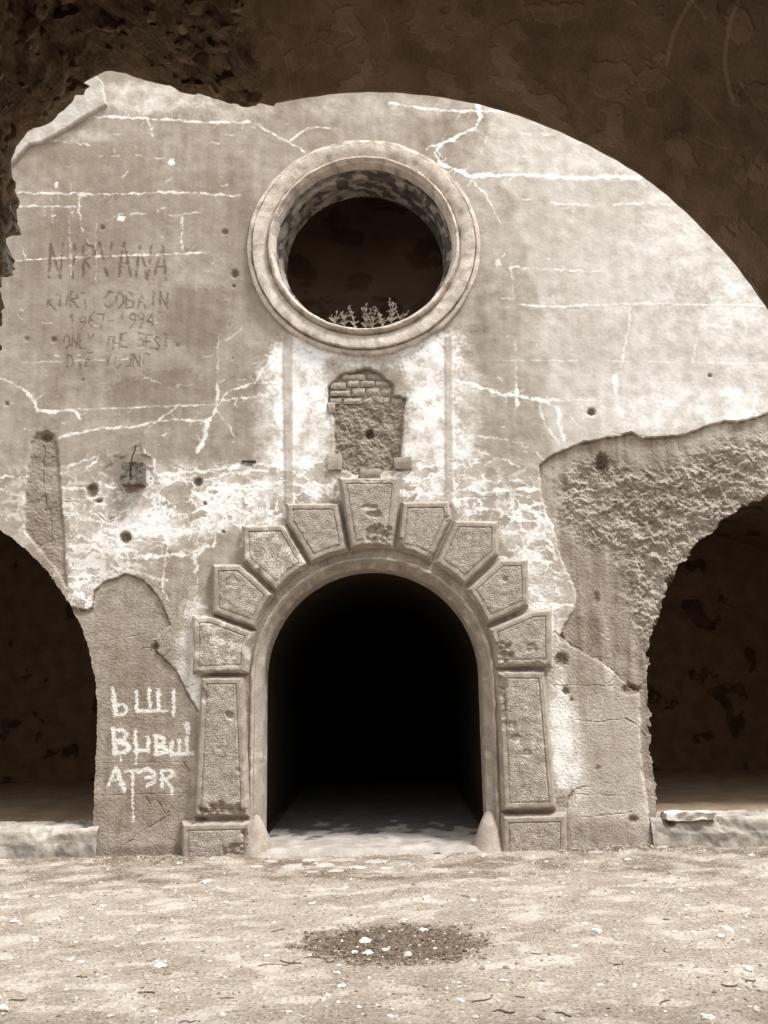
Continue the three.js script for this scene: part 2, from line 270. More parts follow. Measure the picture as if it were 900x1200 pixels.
// the two coats: where the plaster has come off
const lostRight = layer((g) => { poly(g, [[633, 546], [645, 535], [680, 520], [712, 513], [728, 511], [739, 507], [752, 514], [774, 513], [795, 511], [812, 506], [832, 498], [850, 494], [870, 494], [900, 485], [1000, 470], [1100, 480], [1150, 800], [770, 1010], [752, 900], [750, 812], [738, 806], [715, 782], [690, 768], [672, 757], [655, 744], [664, 730], [674, 712], [676, 695], [664, 668], [656, 650], [648, 615], [640, 600], [634, 575]], 0.009); });
const roughRight = blur(layer((g) => { poly(g, [[655, 560], [690, 540], [730, 545], [760, 555], [800, 540], [850, 520], [920, 505], [1050, 490], [1050, 560], [890, 600], [820, 660], [790, 720], [765, 780], [740, 700], [720, 640], [690, 640], [665, 610]], 0.03); }), 16);
const lostLeft = layer((g) => { poly(g, [[84, 712], [100, 716], [108, 713], [110, 692], [125, 681], [147, 673], [168, 680], [188, 703], [199, 733], [188, 742], [178, 754], [185, 766], [205, 784], [216, 806], [232, 832], [245, 1030], [100, 1040], [60, 800]], 0.006); });
const lostBrick = layer((g) => { poly(g, [[399, 439], [417, 435], [431, 431], [443, 436], [461, 452], [461, 463], [476, 466], [473, 484], [470, 534], [470, 548], [455, 552], [440, 560], [420, 560], [408, 552], [393, 549], [391, 484], [384, 482], [384, 454]], 0.006); });
const scar = layer((g) => { poly(g, [[36, 520], [42, 509], [54, 505], [63, 510], [68, 530], [72, 590], [76, 650], [78, 690], [66, 668], [30, 625], [27, 600], [33, 550]], 0.008); });
const disc = layer((g) => { blob(g, 153, 553, 29, 27); });
const strips = layer((g) => { poly(g, [[331, 388], [343, 396], [344, 592], [334, 592]], 0.003); poly(g, [[521, 396], [530, 390], [531, 592], [522, 592]], 0.003); });
const paint = layer((g) => { // the white letters on the left pier
  const Z = (q) => W(q[0] / 2.8125, 740 + q[1] / 2.8125), L = (w, ...pts) => { const p = jag(pts.map(Z), 0.006, 0.012); for (let i = 0; i < p.length - 1; i++) { g.globalAlpha = clamp(0.8 + 0.35 * N2(p[i][0] * 20, p[i][1] * 20)); g.lineWidth = PXM * w * (0.85 + 0.3 * N2(p[i][0] * 9, p[i][1] * 9)); g.beginPath(); g.moveTo(...p[i]); g.lineTo(...p[i + 1]); g.stroke(); } g.globalAlpha = 1; };
  L(6, [371, 186], [374, 230], [376, 278]); L(4.5, [378, 238], [405, 240], [418, 258], [405, 272], [378, 278]); L(4, [447, 196], [449, 232], [450, 265]); L(3.6, [450, 264], [486, 262]); L(4, [488, 186], [491, 230], [492, 264]); L(3.6, [492, 263], [550, 262]); L(5, [521, 196], [520, 262]); L(4.4, [570, 192], [571, 232], [571, 276]);
  L(6, [370, 320], [374, 360], [376, 402]); L(5, [370, 322], [402, 326], [416, 342], [404, 358], [378, 362]); L(5, [380, 362], [412, 370], [424, 384], [410, 398], [376, 402]); L(4.4, [443, 328], [445, 360], [447, 396]); L(4, [447, 394], [484, 392]); L(4.2, [486, 346], [488, 398]);
  L(5, [510, 345], [512, 375], [513, 406]); L(4.4, [512, 347], [536, 352], [540, 366], [516, 375]); L(4.6, [516, 376], [546, 384], [550, 398], [513, 406]); L(4.4, [563, 364], [563, 406]); L(4.4, [563, 405], [634, 402]); L(4, [588, 358], [590, 404]); L(4.4, [613, 350], [617, 402]); L(7, [615, 306], [617, 334]);
  L(4, [352, 508], [368, 476], [380, 450]); L(5, [380, 450], [394, 488], [408, 526]); L(3.6, [366, 492], [396, 488]); L(4, [410, 461], [452, 458]); L(4, [434, 460], [436, 510]); L(2.2, [436, 510], [436, 560], [437, 632]); L(4.2, [456, 462], [486, 454], [508, 468], [512, 494], [484, 508]); L(3.6, [478, 482], [510, 482]); L(4.2, [530, 460], [562, 457], [570, 474], [536, 490]); L(4, [530, 460], [531, 512]); L(4, [542, 490], [566, 518], [564, 536]); L(2, [396, 405], [397, 430]); L(1.8, [448, 400], [447, 440]);
});
const GLYPH = { N: [[0, 0, 0.05, 1, 0.9, 0, 1, 1]], I: [[0.5, 0, 0.5, 1]], R: [[0, 0, 0, 1, 0.8, 0.9, 0.9, 0.65, 0.1, 0.5, 1, 0]], V: [[0, 1, 0.45, 0, 1, 1]], A: [[0, 0, 0.5, 1, 1, 0], [0.2, 0.4, 0.8, 0.4]], K: [[0, 0, 0, 1], [1, 1, 0.05, 0.45, 1, 0]], U: [[0, 1, 0.1, 0.2, 0.5, 0, 0.9, 0.2, 1, 1]], T: [[0, 1, 1, 1], [0.5, 1, 0.5, 0]], C: [[1, 0.9, 0.5, 1, 0.05, 0.6, 0.15, 0.1, 0.6, 0, 1, 0.15]], O: [[0.5, 1, 0.05, 0.7, 0.05, 0.25, 0.5, 0, 0.95, 0.3, 0.9, 0.75, 0.5, 1]], B: [[0, 0, 0, 1, 0.7, 0.9, 0.75, 0.6, 0.05, 0.5, 0.9, 0.4, 0.85, 0.05, 0, 0]], 1: [[0.2, 0.75, 0.5, 1, 0.5, 0]], 9: [[0.9, 0.6, 0.4, 0.5, 0.1, 0.75, 0.5, 1, 0.9, 0.8, 0.8, 0.3, 0.4, 0]], 6: [[0.8, 1, 0.2, 0.6, 0.1, 0.2, 0.5, 0, 0.9, 0.25, 0.5, 0.5, 0.15, 0.35]], 7: [[0, 1, 0.95, 1, 0.4, 0]], 4: [[0.7, 0, 0.7, 1, 0, 0.35, 1, 0.35]], '-': [[0.1, 0.5, 0.9, 0.5]], L: [[0, 1, 0, 0, 0.9, 0]], Y: [[0, 1, 0.5, 0.5, 1, 1], [0.5, 0.5, 0.5, 0]], H: [[0, 0, 0, 1], [1, 0, 1, 1], [0, 0.5, 1, 0.5]], E: [[1, 1, 0, 1, 0, 0, 1, 0], [0, 0.5, 0.7, 0.5]], S: [[0.95, 0.85, 0.5, 1, 0.1, 0.75, 0.85, 0.35, 0.5, 0, 0, 0.15]], D: [[0, 0, 0, 1, 0.7, 0.85, 0.95, 0.5, 0.7, 0.1, 0, 0]], G: [[1, 0.85, 0.5, 1, 0.05, 0.6, 0.2, 0.1, 0.7, 0, 1, 0.4, 0.6, 0.4]] };
const scratch = layer((g) => { // the faint dark letters on the left of the wall
  const write = (text, x0, x1, top, bottom, w, a, fade = 0) => {
    const n = text.length; [...text].forEach((ch, i) => {
      const x = lerp(x0, x1, i / n), wd = (x1 - x0) / n * 0.72, dy = (hash(i, n) - 0.5) * 5, tilt = (hash(i, 7) - 0.4) * 0.16;
      for (const s of GLYPH[ch] ?? []) {
        const pts = []; for (let k = 0; k < s.length; k += 2) { const yy = lerp(bottom, top, s[k + 1]) + dy; pts.push(W(x + s[k] * wd + s[k + 1] * tilt * (bottom - top), yy)); }
        const p = jag(pts, 0.005, 0.012); for (let k = 0; k < p.length - 1; k++) { const q = N2(p[k][0] * 6, p[k][1] * 6); if (q < -0.5 + fade) continue; g.globalAlpha = clamp(a * (0.75 + 0.5 * q)); g.lineWidth = PXM * w; g.beginPath(); g.moveTo(...p[k]); g.lineTo(...p[k + 1]); g.stroke(); }
      }
    }); g.globalAlpha = 1;
  };
  write('NIRVANA', 57, 200, 286, 326, 3.4, 0.6, 0.05); write('KURT COBAIN', 56, 200, 343, 362, 2.6, 0.65); write('1967-1994', 80, 184, 368, 386, 2.0, 0.6); write('ONLY THE BEST', 74, 200, 393, 409, 2.2, 0.65); write('DIE YOUNG', 78, 178, 416, 432, 2.2, 0.55, 0.12);
});
// dark fissures: [points, width]
const fissures = layer((g) => {
  const D = (px, w = 1.6, a = 1, amp = 0.006) => crack(g, px, w, a, amp);
  D([[655, 744], [672, 757], [690, 768], [715, 782], [738, 806], [750, 808]], 2.2); D([[650, 740], [655, 746], [660, 742]], 2); D([[750, 805], [757, 800]], 2); D([[733, 842], [748, 850], [757, 862]], 1.6); D([[666, 935], [672, 926], [682, 922], [692, 922]], 2); D([[666, 935], [664, 948]], 1.2, 0.6); D([[650, 803], [732, 804]], 1, 0.5); D([[672, 843], [700, 846], [735, 842]], 1, 0.5); D([[672, 931], [730, 932]], 1, 0.45); D([[680, 958], [742, 952]], 0.9, 0.4);
  D([[178, 754], [185, 766], [205, 784], [216, 806], [232, 834]], 2.4); D([[84, 712], [100, 716], [108, 713], [110, 692], [125, 681], [147, 673], [168, 680], [188, 703], [199, 733]], 1.8, 0.9); D([[182, 752], [183, 762]], 3); D([[118, 752], [170, 742]], 0.8, 0.3); D([[118, 895], [225, 893]], 0.8, 0.3); D([[118, 932], [220, 930]], 0.9, 0.35); D([[145, 990], [165, 975], [190, 960], [215, 930]], 1.2, 0.5, 0.012); D([[188, 945], [182, 938]], 3, 0.6); D([[215, 895], [222, 905]], 3, 0.5); D([[170, 935], [176, 944]], 3, 0.5);
  D([[633, 546], [645, 535], [680, 520], [712, 513], [728, 511], [739, 507], [752, 514], [774, 513], [795, 511], [812, 506], [832, 498], [850, 494], [870, 494], [902, 485]], 2, 0.9, 0.004);
  D([[52, 512], [50, 560], [54, 600]], 1.6, 0.6, 0.01); D([[58, 595], [60, 640]], 2, 0.4, 0.012); D([[110, 600], [125, 612], [133, 610]], 1.4, 0.7, 0.01); D([[75, 588], [92, 589]], 1.2, 0.6);
  D([[710, 600], [718, 600]], 1.5, 0.5); D([[752, 550], [760, 555], [766, 562]], 1.6, 0.6);
});
const PITS = [[108, 575, 7, 8, 0.05], [116, 587, 5, 3, 0.03], [147, 630, 7, 7, 0.07], [232, 565, 5.5, 5.5, 0.05], [275, 321, 5, 6, 0.035], [274, 335, 2.5, 2.5, 0.02], [263, 272, 4.5, 4, 0.025], [120, 267, 3.5, 3.5, 0.02], [693, 483, 5, 5, 0.05], [706, 543, 8, 13, 0.08], [433, 508, 6, 6, 0.08], [63, 398, 4.5, 4, 0.02], [31, 397, 3.5, 3.5, 0.015], [54, 513, 7, 5, 0.05], [8, 473, 3, 3, 0.02], [832, 440, 3, 3, 0.02], [663, 810, 4.5, 4.5, 0.03], [740, 808, 11, 6, 0.05], [658, 773, 8, 8, 0.04], [790, 680, 8, 7, 0.05], [97, 445, 2, 2, 0.01], [262, 623, 2, 2, 0.02], [240, 590, 2.5, 3, 0.02], [659, 748, 4, 4, 0.03], [183, 758, 3.5, 4, 0.03], [207, 405, 2.5, 2.5, 0.01], [273, 420, 2, 2, 0.01], [700, 700, 4, 8, 0.02], [670, 820, 3, 3, 0.015], [742, 960, 6, 4, 0.03], [700, 900, 3, 3, 0.012]].map(([x, y, rx, ry, d]) => { const c = W(x, y); return { x: c[0], y: c[1], rx: rx * PXM, ry: ry * PXM, d }; });
const pitDepth = (x, y) => { let s = 0; for (const p of PITS) { const dx = (x - p.x) / p.rx, dy = (y - p.y) / p.ry, d = dx * dx + dy * dy; if (d < 2.2) { const q = 1 - sst(0.35, 1.25, Math.sqrt(d) + 0.18 * N2(x * 40, y * 40)); s = Math.max(s, p.d * q); } } return s; };

// lumpy broken mortar: relief of about -1..1
const rubble = (x, y) => {
  const wx = x + 0.05 * N2(x * 6, y * 6) + 0.02 * N2b(x * 21, y * 21), wy = y + 0.05 * N2b(x * 6 + 9, y * 6) + 0.02 * N2(x * 21, y * 21 + 4), a = cells(wx * 6, wy * 8.5);
  const ridge = (f, o) => { let s = 0, A = 0.6, fx = wx * f, fy = wy * f * 1.3; for (let i = 0; i < o; i++) { s += A * (0.55 - Math.abs(N2b(fx, fy))); fx = fx * 2.1 + 5; fy = fy * 2.1 - 8; A *= 0.55; } return s; };
  return 0.8 * (a[2] - 0.5) * sst(0.02, 0.2, a[1] - a[0]) + 1.0 * ridge(4, 4) + 0.5 * fbm(x * 2.5, y * 2.5, 3) + 0.35 * N2(x * 34, y * 34) * N2b(x * 12, y * 12);
};
function wallHeight(x, y) {
  const LR = sample(lostRight, x, y), RR = sample(roughRight, x, y), LL = sample(lostLeft, x, y), LB_ = sample(lostBrick, x, y), SC = sample(scar, x, y), DI = sample(disc, x, y), ST = sample(strips, x, y);
  let h = 0.005 * N2(x * 0.9, y * 0.9) + 0.0022 * N2(x * 5, y * 5) + 0.0011 * N2(x * 19, y * 19);
  if (LR > 0.002) { const r = rubble(x, y); h += LR * (-0.034 - 0.014 * RR + (0.004 + 0.046 * RR) * r); }
  if (LL > 0.002) h += LL * (-0.022 + 0.003 * fbm(x * 6, y * 6, 3));
  if (LB_ > 0.002) h += LB_ * (-0.042 + 0.022 * rubble(x * 1.2, y * 1.2) * sst(5.02, 4.9, y));
  if (SC > 0.002) h += SC * (-0.022 + 0.010 * rubble(x, y));
  h += DI * -0.008; h += ST * 0.010;
  h -= pitDepth(x, y) * (0.75 + 0.35 * N2(x * 33, y * 33));
  return h;
}
const wallCol = new Uint8Array(TW * TH * 4), wallBump = new Float32Array(TW * TH);
const pierEdge = W(646, 400)[0];
for (let j = 0; j < TH; j++) for (let i = 0; i < TW; i++) {
  const k = j * TW + i, x = X0 + (i + 0.5) / SX, y = Y0 + (j + 0.5) / SY;
  const n1 = fbm(x * 0.8, y * 0.8, 4), n2 = fbm(x * 4 + 9, y * 4, 4), n3 = N2b(x * 38, y * 38), n4 = N2(x * 90, y * 90), st = fbm(x * 7, y * 0.7 + 3, 3);
  const LR = lostRight[k], RR = roughRight[k], LL = lostLeft[k], BR = lostBrick[k], SC = scar[k];
  let a = 0.345 + 0.08 * n1 + 0.085 * n2 + 0.026 * n3 + 0.022 * n4 + 0.05 * st;
  const low = sst(3.4, 2.2, y + 0.8 * n1), g5 = N2b(x * 21 + 3, y * 27); a += low * (0.05 * n3 + 0.035 * n4 + 0.07 * st * (0.6 + g5) + 0.04 * g5);
  // paler coat to the right, ragged at its edge; brighter light there painted in
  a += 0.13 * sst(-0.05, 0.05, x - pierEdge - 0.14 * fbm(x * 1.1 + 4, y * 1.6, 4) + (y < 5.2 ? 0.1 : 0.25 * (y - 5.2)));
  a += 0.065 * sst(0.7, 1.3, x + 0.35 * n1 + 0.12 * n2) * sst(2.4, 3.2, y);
  const sp1 = N2b(x * 55, y * 55), sp2 = fbm(x * 11, y * 11, 3);
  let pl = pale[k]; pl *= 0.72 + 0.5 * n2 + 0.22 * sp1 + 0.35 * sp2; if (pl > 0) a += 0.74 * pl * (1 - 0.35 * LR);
  if (LR > 0) { const d = 0.34 + 0.13 * n2 + 0.06 * n3 + (0.05 + 0.11 * (1 - RR)) * st; a = lerp(a, d + 0.20 * Math.max(0, pl) + 0.06 * RR, LR); }
  if (LL > 0) a = lerp(a, 0.345 + 0.045 * g5 + 0.03 * n4 + 0.11 * n2 + 0.03 * n3 + 0.07 * st + 0.25 * Math.max(0, pl), LL);
  if (BR > 0) a = lerp(a, 0.27 + 0.10 * n2 + 0.07 * n3, BR);
  if (SC > 0) a = lerp(a, 0.32 + 0.12 * n2 + 0.05 * n3, SC);
  a *= 1 - clamp(grimeShade[k] * (0.8 + 0.8 * n2), 0, 0.6);
  // veins, with fine speckle along their rims
  const jx = clamp(i + Math.round(2.2 * n3), 0, TW - 1), jy = clamp(j + Math.round(2.2 * n4), 0, TH - 1); let v = veins[jy * TW + jx] * (1 - LR) * (1 - LL * 0.8) * (1 - SC);
  // net of fine lime-filled crazing where the plaster is worst
  if (pl > 0.02 && LR < 0.5 && LL < 0.5 && y < W(450, 540)[1] && y > W(450, 720)[1]) {
    const c = cells(x * 4.6 + 0.7 * n2 + 0.10 * n3, y * 7.0 + 0.7 * fbm(x * 3, y * 3 + 40, 3)), e = c[1] - c[0], thick = clamp(0.10 + 0.5 * fbm(x * 1.7 + 30, y * 1.7, 3) + 0.35 * sp2, 0.0, 0.5);
    v = Math.max(v, clamp(pale[k] * 2.2) * (1 - sst(0.02 + 0.8 * thick, 0.07 + thick, e + 0.07 * n3 + 0.04 * n4)));
    a = lerp(a, 0.33 + 0.12 * (c[2] - 0.3) + 0.06 * n2, 0.6 * sst(0.35, 0.6, hash(Math.round(c[2] * 9999), 4)));
  }
  a = lerp(a, 0.88, clamp(v * (1 - SC)));
  a = lerp(a, 0.88, clamp(paint[jy * TW + jx] * (0.95 + 0.5 * sp1 + 0.25 * n2)));
  a *= 1 - 0.5 * scratch[jy * TW + jx];
  a *= 1 - 0.45 * fissures[k];
  a *= 1 - 0.5 * sst(0.55, 0.75, N2(x * 31, y * 31) * 0.6 + 0.5 * sp2 + 0.3 * n4) * (0.25 + 0.5 * low + 0.6 * clamp(pale[k] * 2)); // specks
  const ps = pitDepth(x, y); if (ps > 0.002) a = lerp(a, 0.17 + 0.05 * n3, clamp(ps * 60) * 0.8);
  if (strips[k] > 0) a = lerp(a, 0.46 + 0.1 * n2 + 0.05 * n3, strips[k] * 0.8);
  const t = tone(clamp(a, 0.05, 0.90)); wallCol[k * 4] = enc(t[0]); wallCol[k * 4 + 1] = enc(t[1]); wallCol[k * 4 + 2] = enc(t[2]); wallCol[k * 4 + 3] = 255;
  wallBump[k] = 0.5 + (0.014 + 0.05 * low) * n3 + (0.014 + 0.03 * low) * n4 + 0.03 * sp2 + low * 0.06 * g5 + 0.10 * v + (LR * (0.25 + 0.75 * RR) + BR + 0.6 * SC) * (0.45 * fbm(x * 22, y * 22, 4) + 0.2 * n4) + LL * 0.06 * N2(x * 60, y * 60) - 0.9 * fissures[k] - 0.18 * scratch[k];
}
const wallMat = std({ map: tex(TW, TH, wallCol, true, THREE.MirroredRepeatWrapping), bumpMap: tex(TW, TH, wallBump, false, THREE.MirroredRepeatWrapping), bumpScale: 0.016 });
const wallUV = (x, y) => [(x - X0) / (X1 - X0), (y - Y0) / (Y1 - Y0)];

// ------------------------------------------------------------------ other materials
const cement = std({ vertexColors: true, bumpScale: 0.005, ...tile(512, 1.6, (x, y) => 0.36 + 0.10 * fbm(x * 5, y * 5, 4) + 0.05 * N2(x * 40, y * 40) + 0.03 * N2b(x * 90, y * 90), (x, y) => 0.5 + 0.25 * fbm(x * 18, y * 18, 4) + 0.1 * N2(x * 90, y * 90)) });
const roughcast = std({ vertexColors: true, bumpScale: 0.006, ...tile(1024, 1.6, (x, y) => { const c = cells(x * 75, y * 75); return 0.38 + 0.12 * fbm(x * 6, y * 6, 3) + 0.10 * (0.5 - c[0]) + 0.14 * (c[2] - 0.5); }, (x, y) => { const c = cells(x * 75, y * 75), d = cells(x * 38 + 7, y * 38); return 0.9 - 0.8 * c[0] - 0.4 * d[0]; }) });
const darkPlaster = std({ bumpScale: 0.01, ...tile(1024, 4, (x, y) => { const n = fbm(x * 1.3, y * 1.3, 5), m = fbm(x * 3 + 8, y * 3, 4); return 0.14 + 0.05 * m + - 0.08 * sst(0.34, 0.38, n) + 0.02 * N2(x * 30, y * 30); }, (x, y) => { const n = fbm(x * 1.3, y * 1.3, 5); return 0.5 + 0.3 * fbm(x * 9, y * 9, 4) - 0.5 * sst(0.34, 0.38, n); }, 0.3) });  // base colour darkened to hold the deep shade of the rooms
const roomPlaster = std({ bumpScale: 0.01, ...tile(1024, 5, (x, y) => 0.50 + 0.12 * fbm(x * 1.1, y * 1.1, 4) - 0.16 * sst(0.16, 0.24, fbm(x * 0.9 + 3, y * 1.6, 5)) + 0.02 * N2(x * 30, y * 30), (x, y) => 0.5 + 0.3 * fbm(x * 6, y * 6, 4), 0.3) });
const tunnelMat = std({ bumpScale: 0.01, ...tile(512, 3, (x, y) => 0.055 + 0.02 * fbm(x * 2, y * 2, 4), (x, y) => 0.5 + 0.4 * fbm(x * 8, y * 8, 4), 0.3) });  // near-black base colour paints in the deep shade of the tunnel
const dirtFloor = std({ bumpScale: 0.01, ...tile(512, 3, (x, y) => 0.26 + 0.08 * fbm(x * 2, y * 2, 4) + 0.04 * N2(x * 30, y * 30), (x, y) => 0.5 + 0.4 * fbm(x * 9, y * 9, 4), 0.3) });
const ironMat = std({ color: toned(0.06), roughness: 0.8, metalness: 0.3 });
const paleStone = std({ vertexColors: true, bumpScale: 0.006, ...tile(512, 1, (x, y) => 0.60 + 0.16 * fbm(x * 4, y * 4, 4) + 0.06 * N2(x * 40, y * 40), (x, y) => 0.5 + 0.4 * fbm(x * 12, y * 12, 4)) });

// ------------------------------------------------------------------ the courtyard wall
const wall = thing('courtyard_wall', 'tall weathered plaster courtyard wall with round window above an arched portal', 'wall', [0, 0, WALL_Z]);
{
  const xs = steps(-8.5, -4.7, 4.7, 8.5, 0.0125, 0.11), ys = steps(-0.12, -0.12, 8.15, 9.4, 0.0125, 0.11);
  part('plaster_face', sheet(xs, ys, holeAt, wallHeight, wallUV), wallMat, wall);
  const top = new THREE.BoxGeometry(17.2, 0.35, 1.2); top.translate(0, 9.4 + 0.175, -0.45); const cuv = top.attributes.uv; for (let i = 0; i < cuv.count; i++) cuv.setXY(i, cuv.getX(i) * 8, cuv.getY(i));
  top.setAttribute('color', new THREE.Float32BufferAttribute(new Array(72).fill(1), 3)); part('coping', top, cement, wall);
}
// outline of a rounded-top opening as points with running length: left foot -> over the top -> right foot
function archLine(a, n = 90, foot = -0.1, m = 30) {
  const p = []; for (let i = 0; i < m; i++) p.push([a.cx - a.r, lerp(foot, a.cy, i / m)]);
  for (let i = 0; i <= n; i++) { const t = Math.PI - Math.PI * i / n; p.push([a.cx + a.r * Math.cos(t), a.cy + a.r * Math.sin(t)]); }
  for (let i = 1; i <= m; i++) p.push([a.cx + a.r, lerp(a.cy, foot, i / m)]); return p;
}
// sweep of [outward offset, z] profile steps along the outline
function sweep(line, a, prof, bend) {
  let len = 0; const L = line.map((p, i) => i ? (len += Math.hypot(p[0] - line[i - 1][0], p[1] - line[i - 1][1])) : 0), D = [0]; for (let i = 1; i < prof.length; i++) D.push(D[i - 1] + Math.hypot(prof[i][0] - prof[i - 1][0], prof[i][1] - prof[i - 1][1]));
  return patch(line.length, prof.length, (i, j) => {
    const q = line[i], up = q[1] > a.cy, nx = up ? (q[0] - a.cx) / a.r : Math.sign(q[0] - a.cx), ny = up ? (q[1] - a.cy) / a.r : 0, [o, z] = prof[j];
    let x = q[0] + nx * o, y = q[1] + ny * o, zz = z; if (bend) [x, y, zz] = bend(x, y, zz, j, nx, ny); const c = 1.0 + 0.22 * fbm3(x * 3, y * 3, zz * 3, 4) + 0.5 * sst(0.28, 0.36, fbm3(x * 4 + 9, y * 4, zz * 6, 4));
    return { p: [x, y, zz], uv: [L[i], D[j]], c: [c, c, c] };
  });
}
{ // splayed band and reveal of the portal
  const line = archLine(portal, 110, 0.0, 60), wob = (x, y, z, j, nx, ny) => { const n = j < 6 ? 0.004 * N3(x * 6, y * 6, z * 6) + 0.003 * N3(x * 17, y * 17, z * 9) : 0; return [x + nx * n, y + ny * n, z + n]; };
  part('portal_band', sweep(line, portal, [[RING + 0.012, -0.03], [RING + 0.006, 0.012], [RING - 0.008, 0.018], [0.078, 0.014], [0.072, 0.002], [0.012, -0.085], [0, -0.10], [0, -0.18], [0, -0.30], [0, -0.45]], wob), cement, wall);
}
// blocks: outline in the wall plane, splayed rim, smooth margin, groove, then a roughcast panel
const CHIPS = [[445, 632, 17, 13, 0.05], [462, 640, 10, 10, 0.05], [433, 596, 8, 3, 0.02], [440, 604, 9, 4, 0.03], [585, 768, 14, 13, 0.05], [630, 782, 16, 5, 0.03], [584, 800, 8, 20, 0.05], [588, 832, 5, 20, 0.03], [262, 950, 22, 8, 0.05], [284, 955, 12, 7, 0.05], [240, 815, 5, 7, 0.03], [270, 838, 4, 4, 0.03], [275, 998, 12, 8, 0.04], [288, 982, 4, 10, 0.03], [272, 682, 7, 7, 0.012], [303, 670, 3, 3, 0.02], [616, 882, 4, 4, 0.02], [622, 760, 6, 5, 0.02], [592, 680, 3, 3, 0.02], [505, 652, 4, 4, 0.02], [525, 610, 5, 4, 0.02], [440, 563, 16, 5, 0.02], [281, 902, 3, 3, 0.015], [600, 850, 5, 5, 0.02], [604, 865, 6, 3, 0.015]].map(([x, y, rx, ry, d]) => { const c = W(x, y, 0.05); return { x: c[0], y: c[1], rx: rx * PXM, ry: ry * PXM, d }; });
const chipAt = (x, y) => { let s = 0; for (const p of CHIPS) { const d = Math.hypot((x - p.x) / p.rx, (y - p.y) / p.ry) + 0.35 * N2(x * 9, y * 9) + 0.1 * N2(x * 25, y * 25); if (d < 1.2) s = Math.max(s, p.d * 0.8 * (1 - sst(0.8, 1.2, d)) * (0.8 + 0.4 * N2b(x * 11, y * 15) + 0.12 * N2b(x * 38, y * 38))); } return s; };
const signed = (P) => { let s = 0; for (let i = 0; i < P.length; i++) { const a = P[i], b = P[(i + 1) % P.length]; s += a[0] * b[1] - b[0] * a[1]; } return s / 2; };
function inset(P, d) { // polygon moved inwards by d (P counter-clockwise)
  const n = P.length, r = []; for (let i = 0; i < n; i++) {
    const a = P[(i + n - 1) % n], b = P[i], c = P[(i + 1) % n], l1 = Math.hypot(b[0] - a[0], b[1] - a[1]), l2 = Math.hypot(c[0] - b[0], c[1] - b[1]);
    const n1 = [-(b[1] - a[1]) / l1, (b[0] - a[0]) / l1], n2 = [-(c[1] - b[1]) / l2, (c[0] - b[0]) / l2], k = 1 + n1[0] * n2[0] + n1[1] * n2[1]; r.push([b[0] + d * (n1[0] + n2[0]) / k, b[1] + d * (n1[1] + n2[1]) / k]);
  } return r;
}
const inPoly = (P, x, y) => { let d = 1e9, c = false; for (let i = 0, n = P.length; i < n; i++) { const a = P[i], b = P[(i + 1) % n], ex = b[0] - a[0], ey = b[1] - a[1], wx = x - a[0], wy = y - a[1], t = clamp((wx * ex + wy * ey) / (ex * ex + ey * ey)), qx = wx - ex * t, qy = wy - ey * t; d = Math.min(d, qx * qx + qy * qy); if ((a[1] > y) !== (b[1] > y) && x < (b[0] - a[0]) * (y - a[1]) / (b[1] - a[1]) + a[0]) c = !c; } return (c ? -1 : 1) * Math.sqrt(d); };
function block(name, px, h, white = 0, splay = 0.032) {
  let P = px.map((q) => W(q[0], q[1], 0)); if (signed(P) < 0) P.reverse();
  const counts = P.map((a, i) => { const b = P[(i + 1) % P.length]; return Math.max(1, Math.round(Math.hypot(b[0] - a[0], b[1] - a[1]) / 0.016)); });
  const rings = [[-0.004, -0.03], [0, 0.004], [splay * 0.5, h * 0.55], [splay, h - 0.003], [splay + 0.006, h], [splay + 0.02, h], [splay + 0.036, h], [splay + 0.040, h - 0.009], [splay + 0.046, h - 0.010]];
  const bloom = (x, y) => { if (!white) return 0; return white * sst(0.0, 0.3, fbm(x * 5 + 3, y * 5, 4) + 0.25 * N2b(x * 40, y * 40) - 0.15 + 0.3 * white); };
  const shade = (x, y) => { const b = bloom(x, y), c = 0.95 + 0.12 * fbm(x * 2.5 + h * 40, y * 2.5, 3); return [c + b * 1.25, c + b * 1.42, c + b * 1.65]; };
  const all = rings.map(([d, z]) => { const Q = inset(P, d), pts = []; Q.forEach((a, i) => { const b = Q[(i + 1) % Q.length]; for (let k = 0; k < counts[i]; k++) { const t = k / counts[i]; pts.push([lerp(a[0], b[0], t), lerp(a[1], b[1], t), z]); } }); return pts; });
  const n = all[0].length, pos = [], uv = [], col = [], idx = [];
  all.forEach((ring, j) => ring.forEach(([x, y, z]) => { const m = j ? 0.003 * N3(x * 9, y * 9, z * 9) + 0.0018 * N3(x * 33, y * 33, z * 30) : 0, c = chipAt(x, y) * (z > 0 ? clamp(z / h) : 0); pos.push(x + m, y + m * 0.8, z + m * 0.6 - c); uv.push(x + z, y + z); col.push(...shade(x, y)); }));
  for (let j = 0; j < all.length - 1; j++) for (let i = 0; i < n; i++) { const a = j * n + i, b = j * n + (i + 1) % n, c = a + n, d = b + n; idx.push(a, b, c, b, d, c); }
  const m = part(name, toCreasedNormals(geom(pos, idx, uv, col), 0.45), cement, wall);
  const Q = inset(P, splay + 0.044), xs = Q.map((q) => q[0]), ys = Q.map((q) => q[1]), g = 0.009, S = (lo, hi) => { const k = Math.ceil((hi - lo) / g) + 4; return Array.from({ length: k + 1 }, (_, i) => lo - 2 * g + i * g); };
  part('roughcast_panel', sheet(S(Math.min(...xs), Math.max(...xs)), S(Math.min(...ys), Math.max(...ys)), (x, y) => inPoly(Q, x, y), (x, y) => { const e = sst(0, 0.012, -inPoly(Q, x, y)); return h - 0.009 + e * 0.008 + 0.0028 * fbm(x * 30, y * 30, 2) + 0.003 * N2(x * 9, y * 9) - chipAt(x, y); }, (x, y) => [x, y], shade), roughcast, m);
  return m;
}
const V = (px, h, w) => block('voussoir', px, h, w);
